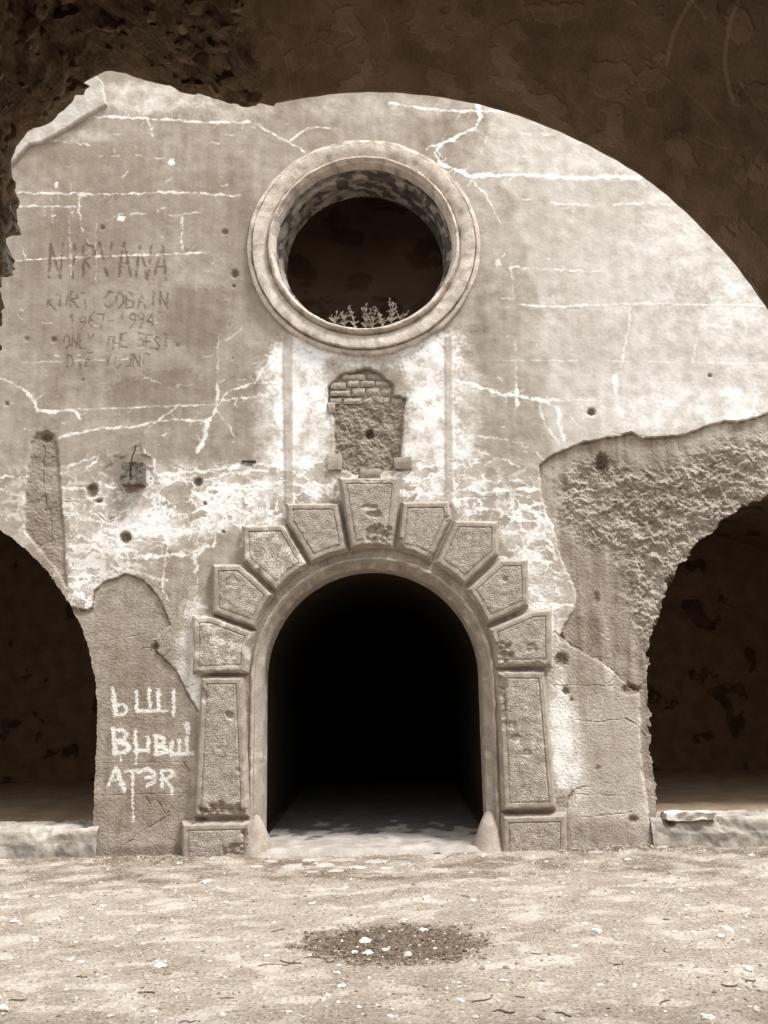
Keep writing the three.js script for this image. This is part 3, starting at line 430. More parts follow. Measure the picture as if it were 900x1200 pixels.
V([[226.5, 721], [250, 721], [300, 740], [294, 758], [292, 789], [226, 790]], 0.085, 0.55);
V([[249, 661.5], [284, 661], [323, 697], [312, 713], [301, 738], [249.5, 720]], 0.085, 0.15);
V([[284, 616], [335, 615], [363, 663], [343, 677], [325, 695], [285, 658.5]], 0.085, 0.5);
V([[335, 590], [398.5, 590], [409, 647], [386, 653], [365, 662.5], [336, 615]], 0.085, 0.05);
block('keystone', [[395.5, 560], [470, 560], [465, 615], [461, 645], [435, 643], [410, 647], [404, 615]], 0.115, 0.0, 0.04);
V([[470, 588.5], [526, 587.5], [529.5, 609], [506, 660], [484, 650], [463, 645]], 0.085, 0.05);
V([[532, 610], [583.5, 611], [584, 651], [544, 688], [527, 673], [507.5, 661]], 0.085, 0.05);
V([[585, 655.5], [618.5, 655], [619.5, 711], [570, 733], [559, 712], [545, 691]], 0.085, 0.1);
V([[622, 714.5], [646.5, 713], [647, 782], [580, 783], [577, 760], [571, 736]], 0.085, 0.15);
block('pilaster', [[236, 792], [287, 792], [294, 957], [227.5, 957]], 0.085, 0.12);
block('pilaster', [[580, 785], [638, 785.5], [652, 948], [587, 950]], 0.085, 0.2);
block('plinth', [[213, 962], [296, 960], [297, 1013], [213, 1013]], 0.075, 0.12);
block('plinth', [[586, 953], [664, 951], [664, 1010], [586, 1010]], 0.085, 0.05);
// guard stones at the foot of the jambs
for (const [px, sgn] of [[298, 1], [576, -1]]) {
  const c = W(px, 1000), g = patch(26, 22, (i, j) => { const a = i / 25 * Math.PI * 2, t = j / 21, y = -0.05 + t * 0.41, r = 0.165 * Math.pow(Math.max(0, 1 - t), 0.55) + 0.004, n = 1 + 0.10 * fbm3(Math.cos(a) * 1.2 + px, y * 4, Math.sin(a) * 1.2), q = 1 + 0.08 * N3(a, y * 5, px), x = sgn * 0.02 * (1 - t) + Math.cos(a) * r * n; return { p: [x, y, -0.05 + Math.sin(a) * r * n], uv: [a * 0.1, y], c: [q * 1.08, q * 1.08, q * 1.08] }; }, true);
  const s = part('guard_stone', g, cement, wall); s.position.set(c[0], 0, 0);
}
{ // moulded ring of the round window, turned on a profile
  const R = oculus.r, prof = [[R + 0.004, -0.04], [R, 0.030], [R - 0.008, 0.040], [R - 0.042, 0.046], [R - 0.050, 0.020], [R - 0.056, 0.022], [R - 0.062, 0.076], [R - 0.075, 0.078], [R - 0.15, 0.074], [R - 0.200, 0.052], [R - 0.216, 0.026], [R - 0.222, 0.030], [R - 0.228, 0.078], [R - 0.240, 0.100], [R - 0.256, 0.102], [R - 0.268, 0.086], [R - 0.274, 0.060], [R - 0.284, 0.056], [R - 0.294, 0.020], [R - 0.300, -0.06]];
  const ring = (pr, n, rough) => { let D = 0; const d = pr.map((p, j) => j ? (D += Math.hypot(p[0] - pr[j - 1][0], p[1] - pr[j - 1][1])) : 0); return patch(n + 1, pr.length, (i, j) => { const a = (i % n) / n * Math.PI * 2, ca = Math.cos(a), sa = Math.sin(a), k = 0.0035 * N3(ca * 5, sa * 5, pr[j][0] * 12) + 0.003 * N3(ca * 22, sa * 22, j * 0.6), w = rough * (fbm3(ca * 7, sa * 7, pr[j][1] * 9) * 0.5 + 0.2 * N3(ca * 30, sa * 30, pr[j][1] * 25)), r = pr[j][0] + k + w, z = pr[j][1] + k; let c = (rough ? 0.8 : 1.6) + (rough ? 0.6 : 0.4) * fbm3(ca * 3, sa * 3, pr[j][0] * 5 + pr[j][1] * 6, 4); if (rough) c *= 1 - 0.72 * sst(0.02, 0.12, fbm3(ca * 4 + 3, sa * 4, pr[j][1] * 7, 4) + 0.15 * ca + 0.06); else c *= 1 - 0.3 * sst(0.18, 0.26, fbm3(ca * 6, sa * 6, pr[j][0] * 9 + 5, 4)); return { p: [ca * r, sa * r, z], uv: [i / n * 6.2, d[j]], c: [c, c * 1.02, c * 1.04] }; }); };
  const f = part('round_window_frame', toCreasedNormals(ring(prof, 260, 0), 0.5), cement, wall); f.position.set(oculus.cx, oculus.cy, 0);
  const ri = R - 0.30, rp = [[ri, -0.06], [ri - 0.003, -0.08], [ri - 0.006, -0.10], [ri - 0.008, -0.12], [ri - 0.01, -0.14], [ri - 0.03, -0.15], [ri - 0.045, -0.155]]; for (let q = 1; q <= 18; q++) rp.push([ri - 0.045 - q * 0.001, -0.155 - q * 0.019]);
  const rv = part('window_reveal', ring(rp, 320, 0.02), cement, f); rv.name = 'window_reveal';  // reveal coloured darker: its shade painted in along with dirt patches
}
// bricks in the gap above the keystone, and the stubs of the lost cartouche
{
  const brickMat = std({ vertexColors: true, bumpScale: 0.006, ...tile(256, 0.5, (x, y) => 0.40 + 0.12 * fbm(x * 14, y * 14, 3) + 0.05 * N2(x * 80, y * 80), (x, y) => 0.5 + 0.4 * fbm(x * 30, y * 30, 3)) });
  const lump = (x0, y0, x1, y1, depth, front, seed, mat, name, parent) => { // a chipped block between two corners measured on the photograph
    const a = W(x0, y1, front), b = W(x1, y0, front), w = b[0] - a[0], h = b[1] - a[1], g = new THREE.BoxGeometry(w, h, depth, 7, 3, 2), p = g.attributes.position, col = [];
    const rr = hash(seed, 5), tn = 0.82 + 0.4 * hash(seed, 9);
    for (let i = 0; i < p.count; i++) { let x = p.getX(i), y = p.getY(i), z = p.getZ(i); const e = Math.max(Math.abs(x) / (w / 2), Math.abs(y) / (h / 2)), n = N3(x * 22 + seed * 7, y * 22, z * 22); const k = e > 0.95 ? 0.90 : 1; p.setXYZ(i, x * k + n * 0.006, y * k + 0.004 * N3(x * 30, y * 30 + seed, z * 9), z + n * 0.009 - (z > 0 && e > 0.95 ? 0.010 : 0)); col.push(tn, tn, tn); }
    g.setAttribute('color', new THREE.Float32BufferAttribute(col, 3)); const uv = g.attributes.uv; for (let i = 0; i < uv.count; i++) uv.setXY(i, uv.getX(i) * w + seed * 0.13, uv.getY(i) * h); g.computeVertexNormals();
    const m = part(name, g, mat, parent); m.position.set((a[0] + b[0]) / 2, (a[1] + b[1]) / 2, front - depth / 2); m.rotation.z = (rr - 0.5) * 0.03; return m;
  };
  const rows = [[437.5, 445, [[400, 429], [430, 446]]], [445.5, 453, [[407, 421], [422, 439], [440, 459]]], [454, 464, [[412, 428], [429, 446], [447, 459]]], [466, 473.5, [[386, 401], [402, 424.5], [425.5, 440], [441, 457], [458, 472]]]];
  let s = 1; for (const [y0, y1, list] of rows) for (const [x0, x1] of list) lump(x0, y0, x1, y1, 0.06, -0.012 - 0.022 * hash(s, 3), s++, brickMat, 'brick', wall);
  lump(386, 447.5, 406, 456, 0.06, -0.006, 31, brickMat, 'brick', wall); lump(385.5, 457, 411, 464, 0.06, -0.01, 33, brickMat, 'brick', wall);
  lump(382.5, 530, 401, 551, 0.09, 0.035, 41, cement, 'cartouche_stub', wall); lump(461, 534.5, 483.5, 550, 0.09, 0.035, 43, cement, 'cartouche_stub', wall); lump(383, 470, 393, 484, 0.06, 0.02, 45, cement, 'cartouche_stub', wall); lump(421, 548, 447, 561, 0.12, 0.05, 47, cement, 'cartouche_stub', wall);
}

{ // pale wedge of plaster left standing proud at the upper left
  const P = jag([[10, 190], [33, 167], [48, 164], [75, 149], [100, 133], [122, 121], [118, 96], [104, 84], [60, 110], [10, 160]].map((q) => W(q[0], q[1], 0.05)), 0.005, 0.03, true), s = new THREE.Shape(); P.forEach((p, i) => i ? s.lineTo(...p) : s.moveTo(...p));
  const g = new THREE.ExtrudeGeometry(s, { depth: 0.06, bevelEnabled: true, bevelSize: 0.02, bevelThickness: 0.02, bevelSegments: 3 }); g.setAttribute('color', new THREE.Float32BufferAttribute(new Array(g.attributes.position.count * 3).fill(0.85), 3)); const m = part('plaster_wedge', g, paleStone, wall); m.position.z = -0.03;
}

// ------------------------------------------------------------------ rooms behind the wall
function sealed(a, prof, rag) { return sweep(archLine(a, 120, -0.05, 50), a, prof, (x, y, z, j, nx, ny) => { if (j < 4) { const s = rag(x, y) * (1 - j / 4); return [x + nx * s, y + ny * s, j ? z : z + wallHeight(x, y)]; } return [x, y, z]; }); }
function flat(x0, x1, y, z0, z1, n = 40) { return patch(n, n, (i, j) => { const x = lerp(x0, x1, i / (n - 1)), z = lerp(z0, z1, j / (n - 1)); return { p: [x, y + 0.012 * N2(x * 2, z * 2), z], uv: [x, z], c: [1, 1, 1] }; }, true); }
function backWall(a, grow, z) { const s = new THREE.Shape(); const L = archLine({ ...a, r: a.r + grow }, 60, -0.1, 2); L.forEach((p, i) => i ? s.lineTo(...p) : s.moveTo(...p)); const g = new THREE.ShapeGeometry(s); g.translate(0, 0, z); return g; }
const SILL = W(880, 958)[1];
for (const [a, rag, label] of [[archL, ragL, 'dark vaulted room behind the left side arch'], [archR, ragR, 'dark vaulted room with peeling back wall behind the right side arch']]) {
  const t = thing('vaulted_room', label, 'room', [0, 0, WALL_Z]);
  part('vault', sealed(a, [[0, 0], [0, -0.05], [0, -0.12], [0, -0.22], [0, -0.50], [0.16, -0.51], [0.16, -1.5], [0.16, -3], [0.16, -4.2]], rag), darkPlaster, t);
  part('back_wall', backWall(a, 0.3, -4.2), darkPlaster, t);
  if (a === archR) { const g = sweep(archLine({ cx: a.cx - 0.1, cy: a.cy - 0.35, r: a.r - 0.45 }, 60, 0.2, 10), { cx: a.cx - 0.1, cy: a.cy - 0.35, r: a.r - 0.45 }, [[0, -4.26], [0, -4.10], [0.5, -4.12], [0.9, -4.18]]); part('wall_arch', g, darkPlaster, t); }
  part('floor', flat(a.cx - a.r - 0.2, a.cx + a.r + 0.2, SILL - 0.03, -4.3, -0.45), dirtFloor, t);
}
{
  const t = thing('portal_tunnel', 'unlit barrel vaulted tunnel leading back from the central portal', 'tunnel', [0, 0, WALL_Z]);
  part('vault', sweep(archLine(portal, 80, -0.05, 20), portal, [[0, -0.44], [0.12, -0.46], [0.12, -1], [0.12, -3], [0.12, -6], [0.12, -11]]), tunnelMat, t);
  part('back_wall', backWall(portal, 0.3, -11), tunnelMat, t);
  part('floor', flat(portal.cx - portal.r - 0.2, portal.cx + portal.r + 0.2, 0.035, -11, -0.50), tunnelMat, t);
  const th = patch(70, 90, (i, j) => { const x = lerp(portal.cx - portal.r - 0.02, portal.cx + portal.r + 0.02, i / 69), z = lerp(-5, 0.12 + 0.05 * N2(x * 3, 1), j / 89); return { p: [x, 0.052 + 0.012 * fbm(x * 2, z * 2, 3) - 0.07 * sst(0.03, 0.12, z), z], uv: [x, z], c: [0.6, 0.585, 0.57].map((q) => q * (1 + 0.35 * fbm(x * 2, z * 3, 4)) * (1 - 0.7 * sst(-0.05, 0.12, fbm(x * 2.2, z * 2.2 + 6, 5) - 0.8 * (z + 0.85)))) }; }, true);  // slab colour darkens inward: fading light painted in as a soil tone
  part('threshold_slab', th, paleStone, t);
}
{
  const t = thing('upper_room', 'dim vaulted upper room seen through the round window', 'room', [oculus.cx, 0, WALL_Z]), a = { cx: 0, cy: oculus.cy - 0.2, r: 2.6 }, foot = oculus.cy - 1.6;
  part('vault', sweep(archLine(a, 60, foot, 6), a, [[0, -0.51], [0, -1.2], [0, -2.2], [0, -3.2]]), roomPlaster, t);
  const s = new THREE.Shape(); archLine(a, 60, foot, 2).forEach((p, i) => i ? s.lineTo(...p) : s.moveTo(...p)); const bw = new THREE.ShapeGeometry(s); bw.translate(0, 0, -3.2); part('back_wall', bw, roomPlaster, t);
  const hole = new THREE.Path(); hole.absarc(0, oculus.cy, oculus.r - 0.33, 0, Math.PI * 2, true); const fs = s.clone(); fs.holes.push(hole); const fw = new THREE.ShapeGeometry(fs, 60); fw.translate(0, 0, -0.505); part('front_wall', fw, roomPlaster, t);
  part('floor', flat(-2.7, 2.7, foot + 0.02, -3.3, -0.45), dirtFloor, t);
}
// low sill walls in the side arches
function sillWall(x0, x1, top, label, seed) {
  const t = thing('sill_wall', label, 'low wall', [0, 0, WALL_Z], 'low sills under the side arches'), prof = [[-0.12, 0.05], [0, 0.045], [0.12, 0.04], [top * 0.6, 0.032], [top - 0.05, 0.028], [top - 0.018, 0.016], [top, -0.02], [top + 0.004, -0.12], [top, -0.25], [top - 0.005, -0.42], [top - 0.02, -0.55]];
  const n = Math.round((x1 - x0) / 0.02);
  const g = patch(n, prof.length * 3 - 2, (i, j) => { const x = lerp(x0, x1, i / (n - 1)), q = j / 3, k = Math.min(Math.floor(q), prof.length - 2), f = q - k; let y = lerp(prof[k][0], prof[k + 1][0], f), z = lerp(prof[k][1], prof[k + 1][1], f); const w = fbm3(x * 3 + seed, y * 6, z * 6, 4), v = N3(x * 17, y * 20 + seed, z * 17), chip = sst(0.12, 0.4, fbm(x * 2.6 + seed, z * 2, 3)) * sst(top - 0.10, top - 0.01, y); y -= chip * 0.05; z += w * 0.018 + v * 0.005 - chip * 0.04 * (z > -0.06); const c = 0.66 + 0.35 * fbm(x * 2 + seed, y * 6 + z * 3, 3) - 0.22 * sst(0.1, -0.1, N2(x * 5, y * 9)) * (y < top * 0.55 ? 1 : 0.3); return { p: [x, y + w * 0.02 * sst(0, top, y), z], uv: [x, y + z], c: [c, c * 0.98, c * 0.95] }; });
  part('sill_block', g, paleStone, t); return t;
}
sillWall(-4.95, W(112, 990)[0] + 0.02, W(60, 971)[1], 'chipped pale sill wall across the left side arch', 3);
sillWall(W(776, 980)[0] - 0.10, 4.95, SILL + 0.005, 'pale sill wall with a broken ledge across the right side arch', 8);
{ // broken ledge piece on the right sill
  const a = W(780, 962), b = W(838, 968), g = new THREE.BoxGeometry(b[0] - a[0], 0.07, 0.16, 14, 4, 4), p = g.attributes.position, col = []; for (let i = 0; i < p.count; i++) { const x = p.getX(i), y = p.getY(i), z = p.getZ(i), n = N3(x * 8, y * 14, z * 10), taper = sst(0.29, 0.0, x); p.setXYZ(i, x + n * 0.02, y * (0.55 + 0.45 * taper) + n * 0.014, z + n * 0.02); col.push(1.05, 1.05, 1.05); }
  g.setAttribute('color', new THREE.Float32BufferAttribute(col, 3)); g.computeVertexNormals(); const m = part('broken_ledge', g, paleStone, scene.getObjectByName('sill_wall_001')); m.position.set((a[0] + b[0]) / 2, SILL + 0.025, -0.03);
}

// ------------------------------------------------------------------ the arch the camera stands under
const FZ = -2.9;
{
  const A = onPlane(450, 109, FZ), B = onPlane(897, 358, FZ), C = onPlane(700, 175.5, FZ);
  // circle through three points of the sound right half
  const d = 2 * (A[0] * (B[1] - C[1]) + B[0] * (C[1] - A[1]) + C[0] * (A[1] - B[1])), q = (p) => p[0] * p[0] + p[1] * p[1];
  const cx = (q(A) * (B[1] - C[1]) + q(B) * (C[1] - A[1]) + q(C) * (A[1] - B[1])) / d, cy = (q(A) * (C[0] - B[0]) + q(B) * (A[0] - C[0]) + q(C) * (B[0] - A[0])) / d, R = Math.hypot(A[0] - cx, A[1] - cy);
  //console.log('near arch', cx, cy, R);
  const arch = thing('near_arch', 'dark foreground arch with broken masonry on its left side', 'arch', [cx, 0, FZ]);
  const edge = [[0, 392], [3, 365], [0, 335], [5, 300], [10, 262], [14, 235], [20, 212], [19, 195], [26, 178], [36, 160], [62, 138], [84, 117], [100, 98], [112, 91], [128, 85], [150, 88], [172, 94], [190, 96], [200, 99], [212, 108], [232, 110], [250, 116], [268, 122], [290, 126], [308, 126], [322, 125]].map((p) => { const c = onPlane(p[0], p[1], FZ); return [Math.atan2(c[1] - cy, c[0] - cx), Math.hypot(c[0] - cx, c[1] - cy)]; }).sort((a, b) => a[0] - b[0]);
  const aMin = edge[0][0], aMax = edge[edge.length - 1][0];
  const rEdge = (t) => { if (t <= aMin) return R; if (t >= aMax) return lerp(edge[edge.length - 1][1], R, sst(0, 0.3, t - aMax)); let i = 0; while (edge[i + 1][0] < t) i++; return lerp(edge[i][1], edge[i + 1][1], (t - edge[i][0]) / (edge[i + 1][0] - edge[i][0])); };
  const rough = (t) => sst(aMin - 0.02, aMin + 0.05, t) * (1 - 0.6 * sst(aMax + 0.2, aMax + 0.5, t));
  // surface of the soffit: scratched, patchy plaster; uv = (arc length, depth) in metres
  const SW = 2048, SH = 1024, Lx = Math.PI * R, Lz = 4.2;
  const cv = document.createElement('canvas'); cv.width = SW; cv.height = SH; const g = cv.getContext('2d'); g.fillStyle = '#000'; g.fillRect(0, 0, SW, SH); g.lineCap = 'round';
  const rs = rng(77); for (let i = 0; i < 700; i++) { const x = rs() * SW, y = rs() * SH, a = (rs() < 0.6 ? 0.9 : 2.2) + (rs() - 0.5) * 1.6, L = 12 + rs() * rs() * 170, k = (rs() - 0.5) * 0.9; g.strokeStyle = 'rgba(255,255,255,' + (0.10 + rs() * 0.35).toFixed(2) + ')'; g.lineWidth = 0.5 + rs() * 1.6; g.beginPath(); g.moveTo(x, y); g.quadraticCurveTo(x + Math.cos(a + k) * L / 2, y + Math.sin(a + k) * L / 2, x + Math.cos(a) * L, y + Math.sin(a) * L); g.stroke(); }
  for (let i = 0; i < 5; i++) { const x = SW * (0.12 + 0.34 * rs()), y = SH * (0.05 + 0.4 * rs()), a = rs() * 3; g.strokeStyle = 'rgba(255,255,255,0.5)'; g.lineWidth = 5; g.beginPath(); g.moveTo(x, y); g.quadraticCurveTo(x + Math.cos(a) * 50, y + Math.sin(a) * 50, x + Math.cos(a + 0.5) * 90, y + Math.sin(a + 0.5) * 90); g.stroke(); }
  const sd = g.getImageData(0, 0, SW, SH).data, sc = new Uint8Array(SW * SH * 4), sb = new Float32Array(SW * SH);
  for (let j = 0; j < SH; j++) for (let i = 0; i < SW; i++) {
    const k = j * SW + i, x = (i + 0.5) / SW * Lx, z = (j + 0.5) / SH * Lz, s = sd[k * 4] / 255, n = fbm(x * 1.8, z * 1.8, 5), m = fbm(x * 7 + 5, z * 4.5, 4), f = N2(x * 60, z * 40), flake = sst(0.16, 0.2, fbm(x * 3.1 + 20, z * 3.1, 5)), t = x / R, ro = rough(t);
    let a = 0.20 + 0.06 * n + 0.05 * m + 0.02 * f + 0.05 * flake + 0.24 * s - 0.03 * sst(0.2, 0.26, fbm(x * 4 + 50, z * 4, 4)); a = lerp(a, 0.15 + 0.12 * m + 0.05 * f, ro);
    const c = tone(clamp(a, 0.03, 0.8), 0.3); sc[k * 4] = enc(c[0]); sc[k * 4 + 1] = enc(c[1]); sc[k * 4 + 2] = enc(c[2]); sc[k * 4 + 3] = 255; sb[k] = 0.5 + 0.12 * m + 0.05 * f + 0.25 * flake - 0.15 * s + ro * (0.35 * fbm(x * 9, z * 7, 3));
  }
  const soffitMat = std({ map: tex(SW, SH, sc, true, THREE.MirroredRepeatWrapping), bumpMap: tex(SW, SH, sb, false, THREE.MirroredRepeatWrapping), bumpScale: 0.014 });
  const zs = [0, 0, ...steps(0.012, 0.012, 2.5, 7.5, 0.015, 0.12)], ts = []; for (let i = 0; i <= 460; i++) ts.push(Math.PI * i / 460);
  const point = (t, z, rim) => {
    const ro = rough(t), x = t * R; let r = lerp(R, rEdge(t), 1 - 0.55 * sst(1.2, 3.2, z) * (ro > 0 ? 1 : 0)) + 0.006 * N2(x * 1.4, z * 1.4) + 0.002 * N2(x * 9, z * 9);
    if (ro > 0) { const c = cells(x * 6 + 0.35 * N2(x * 4, z * 2), z * 3 + 0.3 * N2b(x * 4, z * 2)), e = cells(x * 15, z * 7 + 3); r += ro * (-0.10 * (c[2] - 0.4) * sst(0.02, 0.16, c[1] - c[0]) - 0.03 * (0.5 - e[0]) * (0.3 + e[2]) + 0.08 * fbm(x * 2.2, z * 1.2, 3) + 0.012 * fbm(x * 24, z * 12, 3)) * (0.35 + 0.65 * sst(0, 0.25, z)); }
    const sag = 0; return [Math.cos(t) * r, cy + Math.sin(t) * r, z + (rim ? 0 : sag * sst(0, 0.1, z)), r];
  };
  part('soffit', patch(ts.length, zs.length, (i, j) => { const t = ts[i], z = zs[j]; if (j === 0) { const p = point(t, 0, true), k = (p[3] + (p[3] > R + 0.15 ? 0.3 : 0.55)) / p[3]; return { p: [p[0] * k, cy + (p[1] - cy) * k, 0.02], uv: [t * R / Lx, -0.1] }; } const p = point(t, z); return { p: [p[0], p[1], p[2]], uv: [t * R / Lx, z / Lz] }; }, true), soffitMat, arch);
  { // loose stones of the broken core, too many to tell apart
    const rr = rng(61), list = [], base = [0, 1, 2, 3, 4].map((q) => { const g = new THREE.IcosahedronGeometry(1, 1), p = g.attributes.position; for (let i = 0; i < p.count; i++) { const x = p.getX(i), y = p.getY(i), z = p.getZ(i), n = 1 + 0.24 * N3(x * 0.9 + q * 9, y * 0.9, z * 0.9); p.setXYZ(i, x * n, y * n * 0.7, z * n); } g.deleteAttribute('uv'); return g; }), M = new THREE.Matrix4(), Q = new THREE.Quaternion(), E = new THREE.Euler(), sc3 = new THREE.Vector3(), ps = new THREE.Vector3();
    for (let i = 0; i < 900; i++) {
      const t = lerp(aMin + 0.02, Math.PI, rr()), z = 0.05 + 2.0 * Math.pow(rr(), 1.3), p = point(t, z), q = 0.012 + 0.04 * rr() * rr(), g = base[i % 5].clone(), k = 0.14 + 0.13 * rr() + (rr() < 0.08 ? 0.12 : 0), c = tone(k, 0.3), n = g.attributes.position.count;
      Q.setFromEuler(E.set(rr() * 6, rr() * 6, rr() * 6)); M.compose(ps.set(p[0] * 1.003, cy + (p[1] - cy) * 1.003, z), Q, sc3.set(q * (0.8 + 0.5 * rr()), q, q * (0.8 + 0.6 * rr()))); g.applyMatrix4(M); const col = new Float32Array(n * 3); for (let v = 0; v < n; v++) col.set(c, v * 3); g.setAttribute('color', new THREE.BufferAttribute(col, 3)); list.push(g);
    }
    const m = part('core_rubble', mergeGeometries(list), std({ vertexColors: true, flatShading: true }), arch); m.userData.kind = 'stuff';
  }
  // piers below the springing, the court face of the arch's wall and what closes the hall behind the camera
  for (const s of [-1, 1]) { const nz = steps(0, 0, 2, 7.5, 0.05, 0.2), ny = 60, t0 = s < 0 ? Math.PI : 0; part('pier_side', patch(nz.length, ny, (i, j) => { const e = point(t0, nz[i])[3], y = lerp(-0.1, cy, j / (ny - 1)); return { p: [s * (e + 0.01 * N2(nz[i] * 2, y * 2)), y, nz[i]], uv: [(y + 2) / Lx, nz[i] / Lz] }; }), soffitMat, arch); }
  const coreMat = std({ vertexColors: true, bumpScale: 0.012, ...tile(512, 1, (x, y) => 0.33 + 0.14 * fbm(x * 6, y * 6, 4) + 0.07 * N2(x * 40, y * 40), (x, y) => 0.5 + 0.5 * fbm(x * 16, y * 16, 4)) });
  const tA = aMax - 0.42, tB = Math.PI; part('broken_jamb', patch(150, 34, (i, j) => { const t = lerp(tA, tB, i / 149), q = j / 33, x = t * R, z = 0.05 - q * 0.26 * sst(0, 0.18, t - tA) * (0.75 + 0.5 * fbm(x * 3, 5, 3)), c = cells(x * 11 + 0.4 * N2(x * 9, z * 9), z * 11), r = point(t, 0)[3] + 0.012 + 0.05 * q * q - 0.05 * (0.5 - c[0]) * (0.4 + c[2]) + 0.035 * fbm(x * 14, z * 14, 4), k = 0.8 + 0.5 * fbm(x * 9, z * 9, 3); return { p: [Math.cos(t) * r, cy + Math.sin(t) * r, z], uv: [x, z], c: [k, k, k] }; }), coreMat, arch);
  const shape = new THREE.Shape(); shape.moveTo(-9, -0.1); shape.lineTo(-R - 0.62, -0.1); shape.lineTo(-R - 0.62, cy); shape.absarc(0, cy, R + 0.48, Math.PI, 0, true); shape.lineTo(R + 0.48, -0.1); shape.lineTo(9, -0.1); shape.lineTo(9, 4.45); shape.lineTo(-9, 4.45); shape.closePath();
  const fg = new THREE.ExtrudeGeometry(shape, { depth: 0.45, bevelEnabled: false, curveSegments: 60 }); fg.translate(0, 0, 0.03); fg.setAttribute('color', new THREE.Float32BufferAttribute(new Array(fg.attributes.position.count * 3).fill(1.1), 3)); part('court_face', fg, cement, arch);
  for (const s of [-1, 1]) { const b = new THREE.BoxGeometry(0.66, cy + 0.1, 0.4); b.translate(s * (R + 0.42), cy / 2 - 0.05, 0.24); const uv = b.attributes.uv; b.setAttribute('color', new THREE.Float32BufferAttribute(new Array(72).fill(1), 3)); part('pier', b, cement, arch); }
  const rf = new THREE.BoxGeometry(18, 0.12, 7.6); rf.translate(0, 4.512, 3.8); rf.setAttribute('color', new THREE.Float32BufferAttribute(new Array(72).fill(1), 3)); part('roof', rf, cement, arch);
  const bs = new THREE.Shape(); archLine({ cx: 0, cy, r: R + 0.8 }, 40, -0.1, 2).forEach((p, i) => i ? bs.lineTo(...p) : bs.moveTo(...p)); const bg = new THREE.ShapeGeometry(bs); bg.translate(0, 0, 7.4); part('rear_wall', bg, darkPlaster, arch);
}

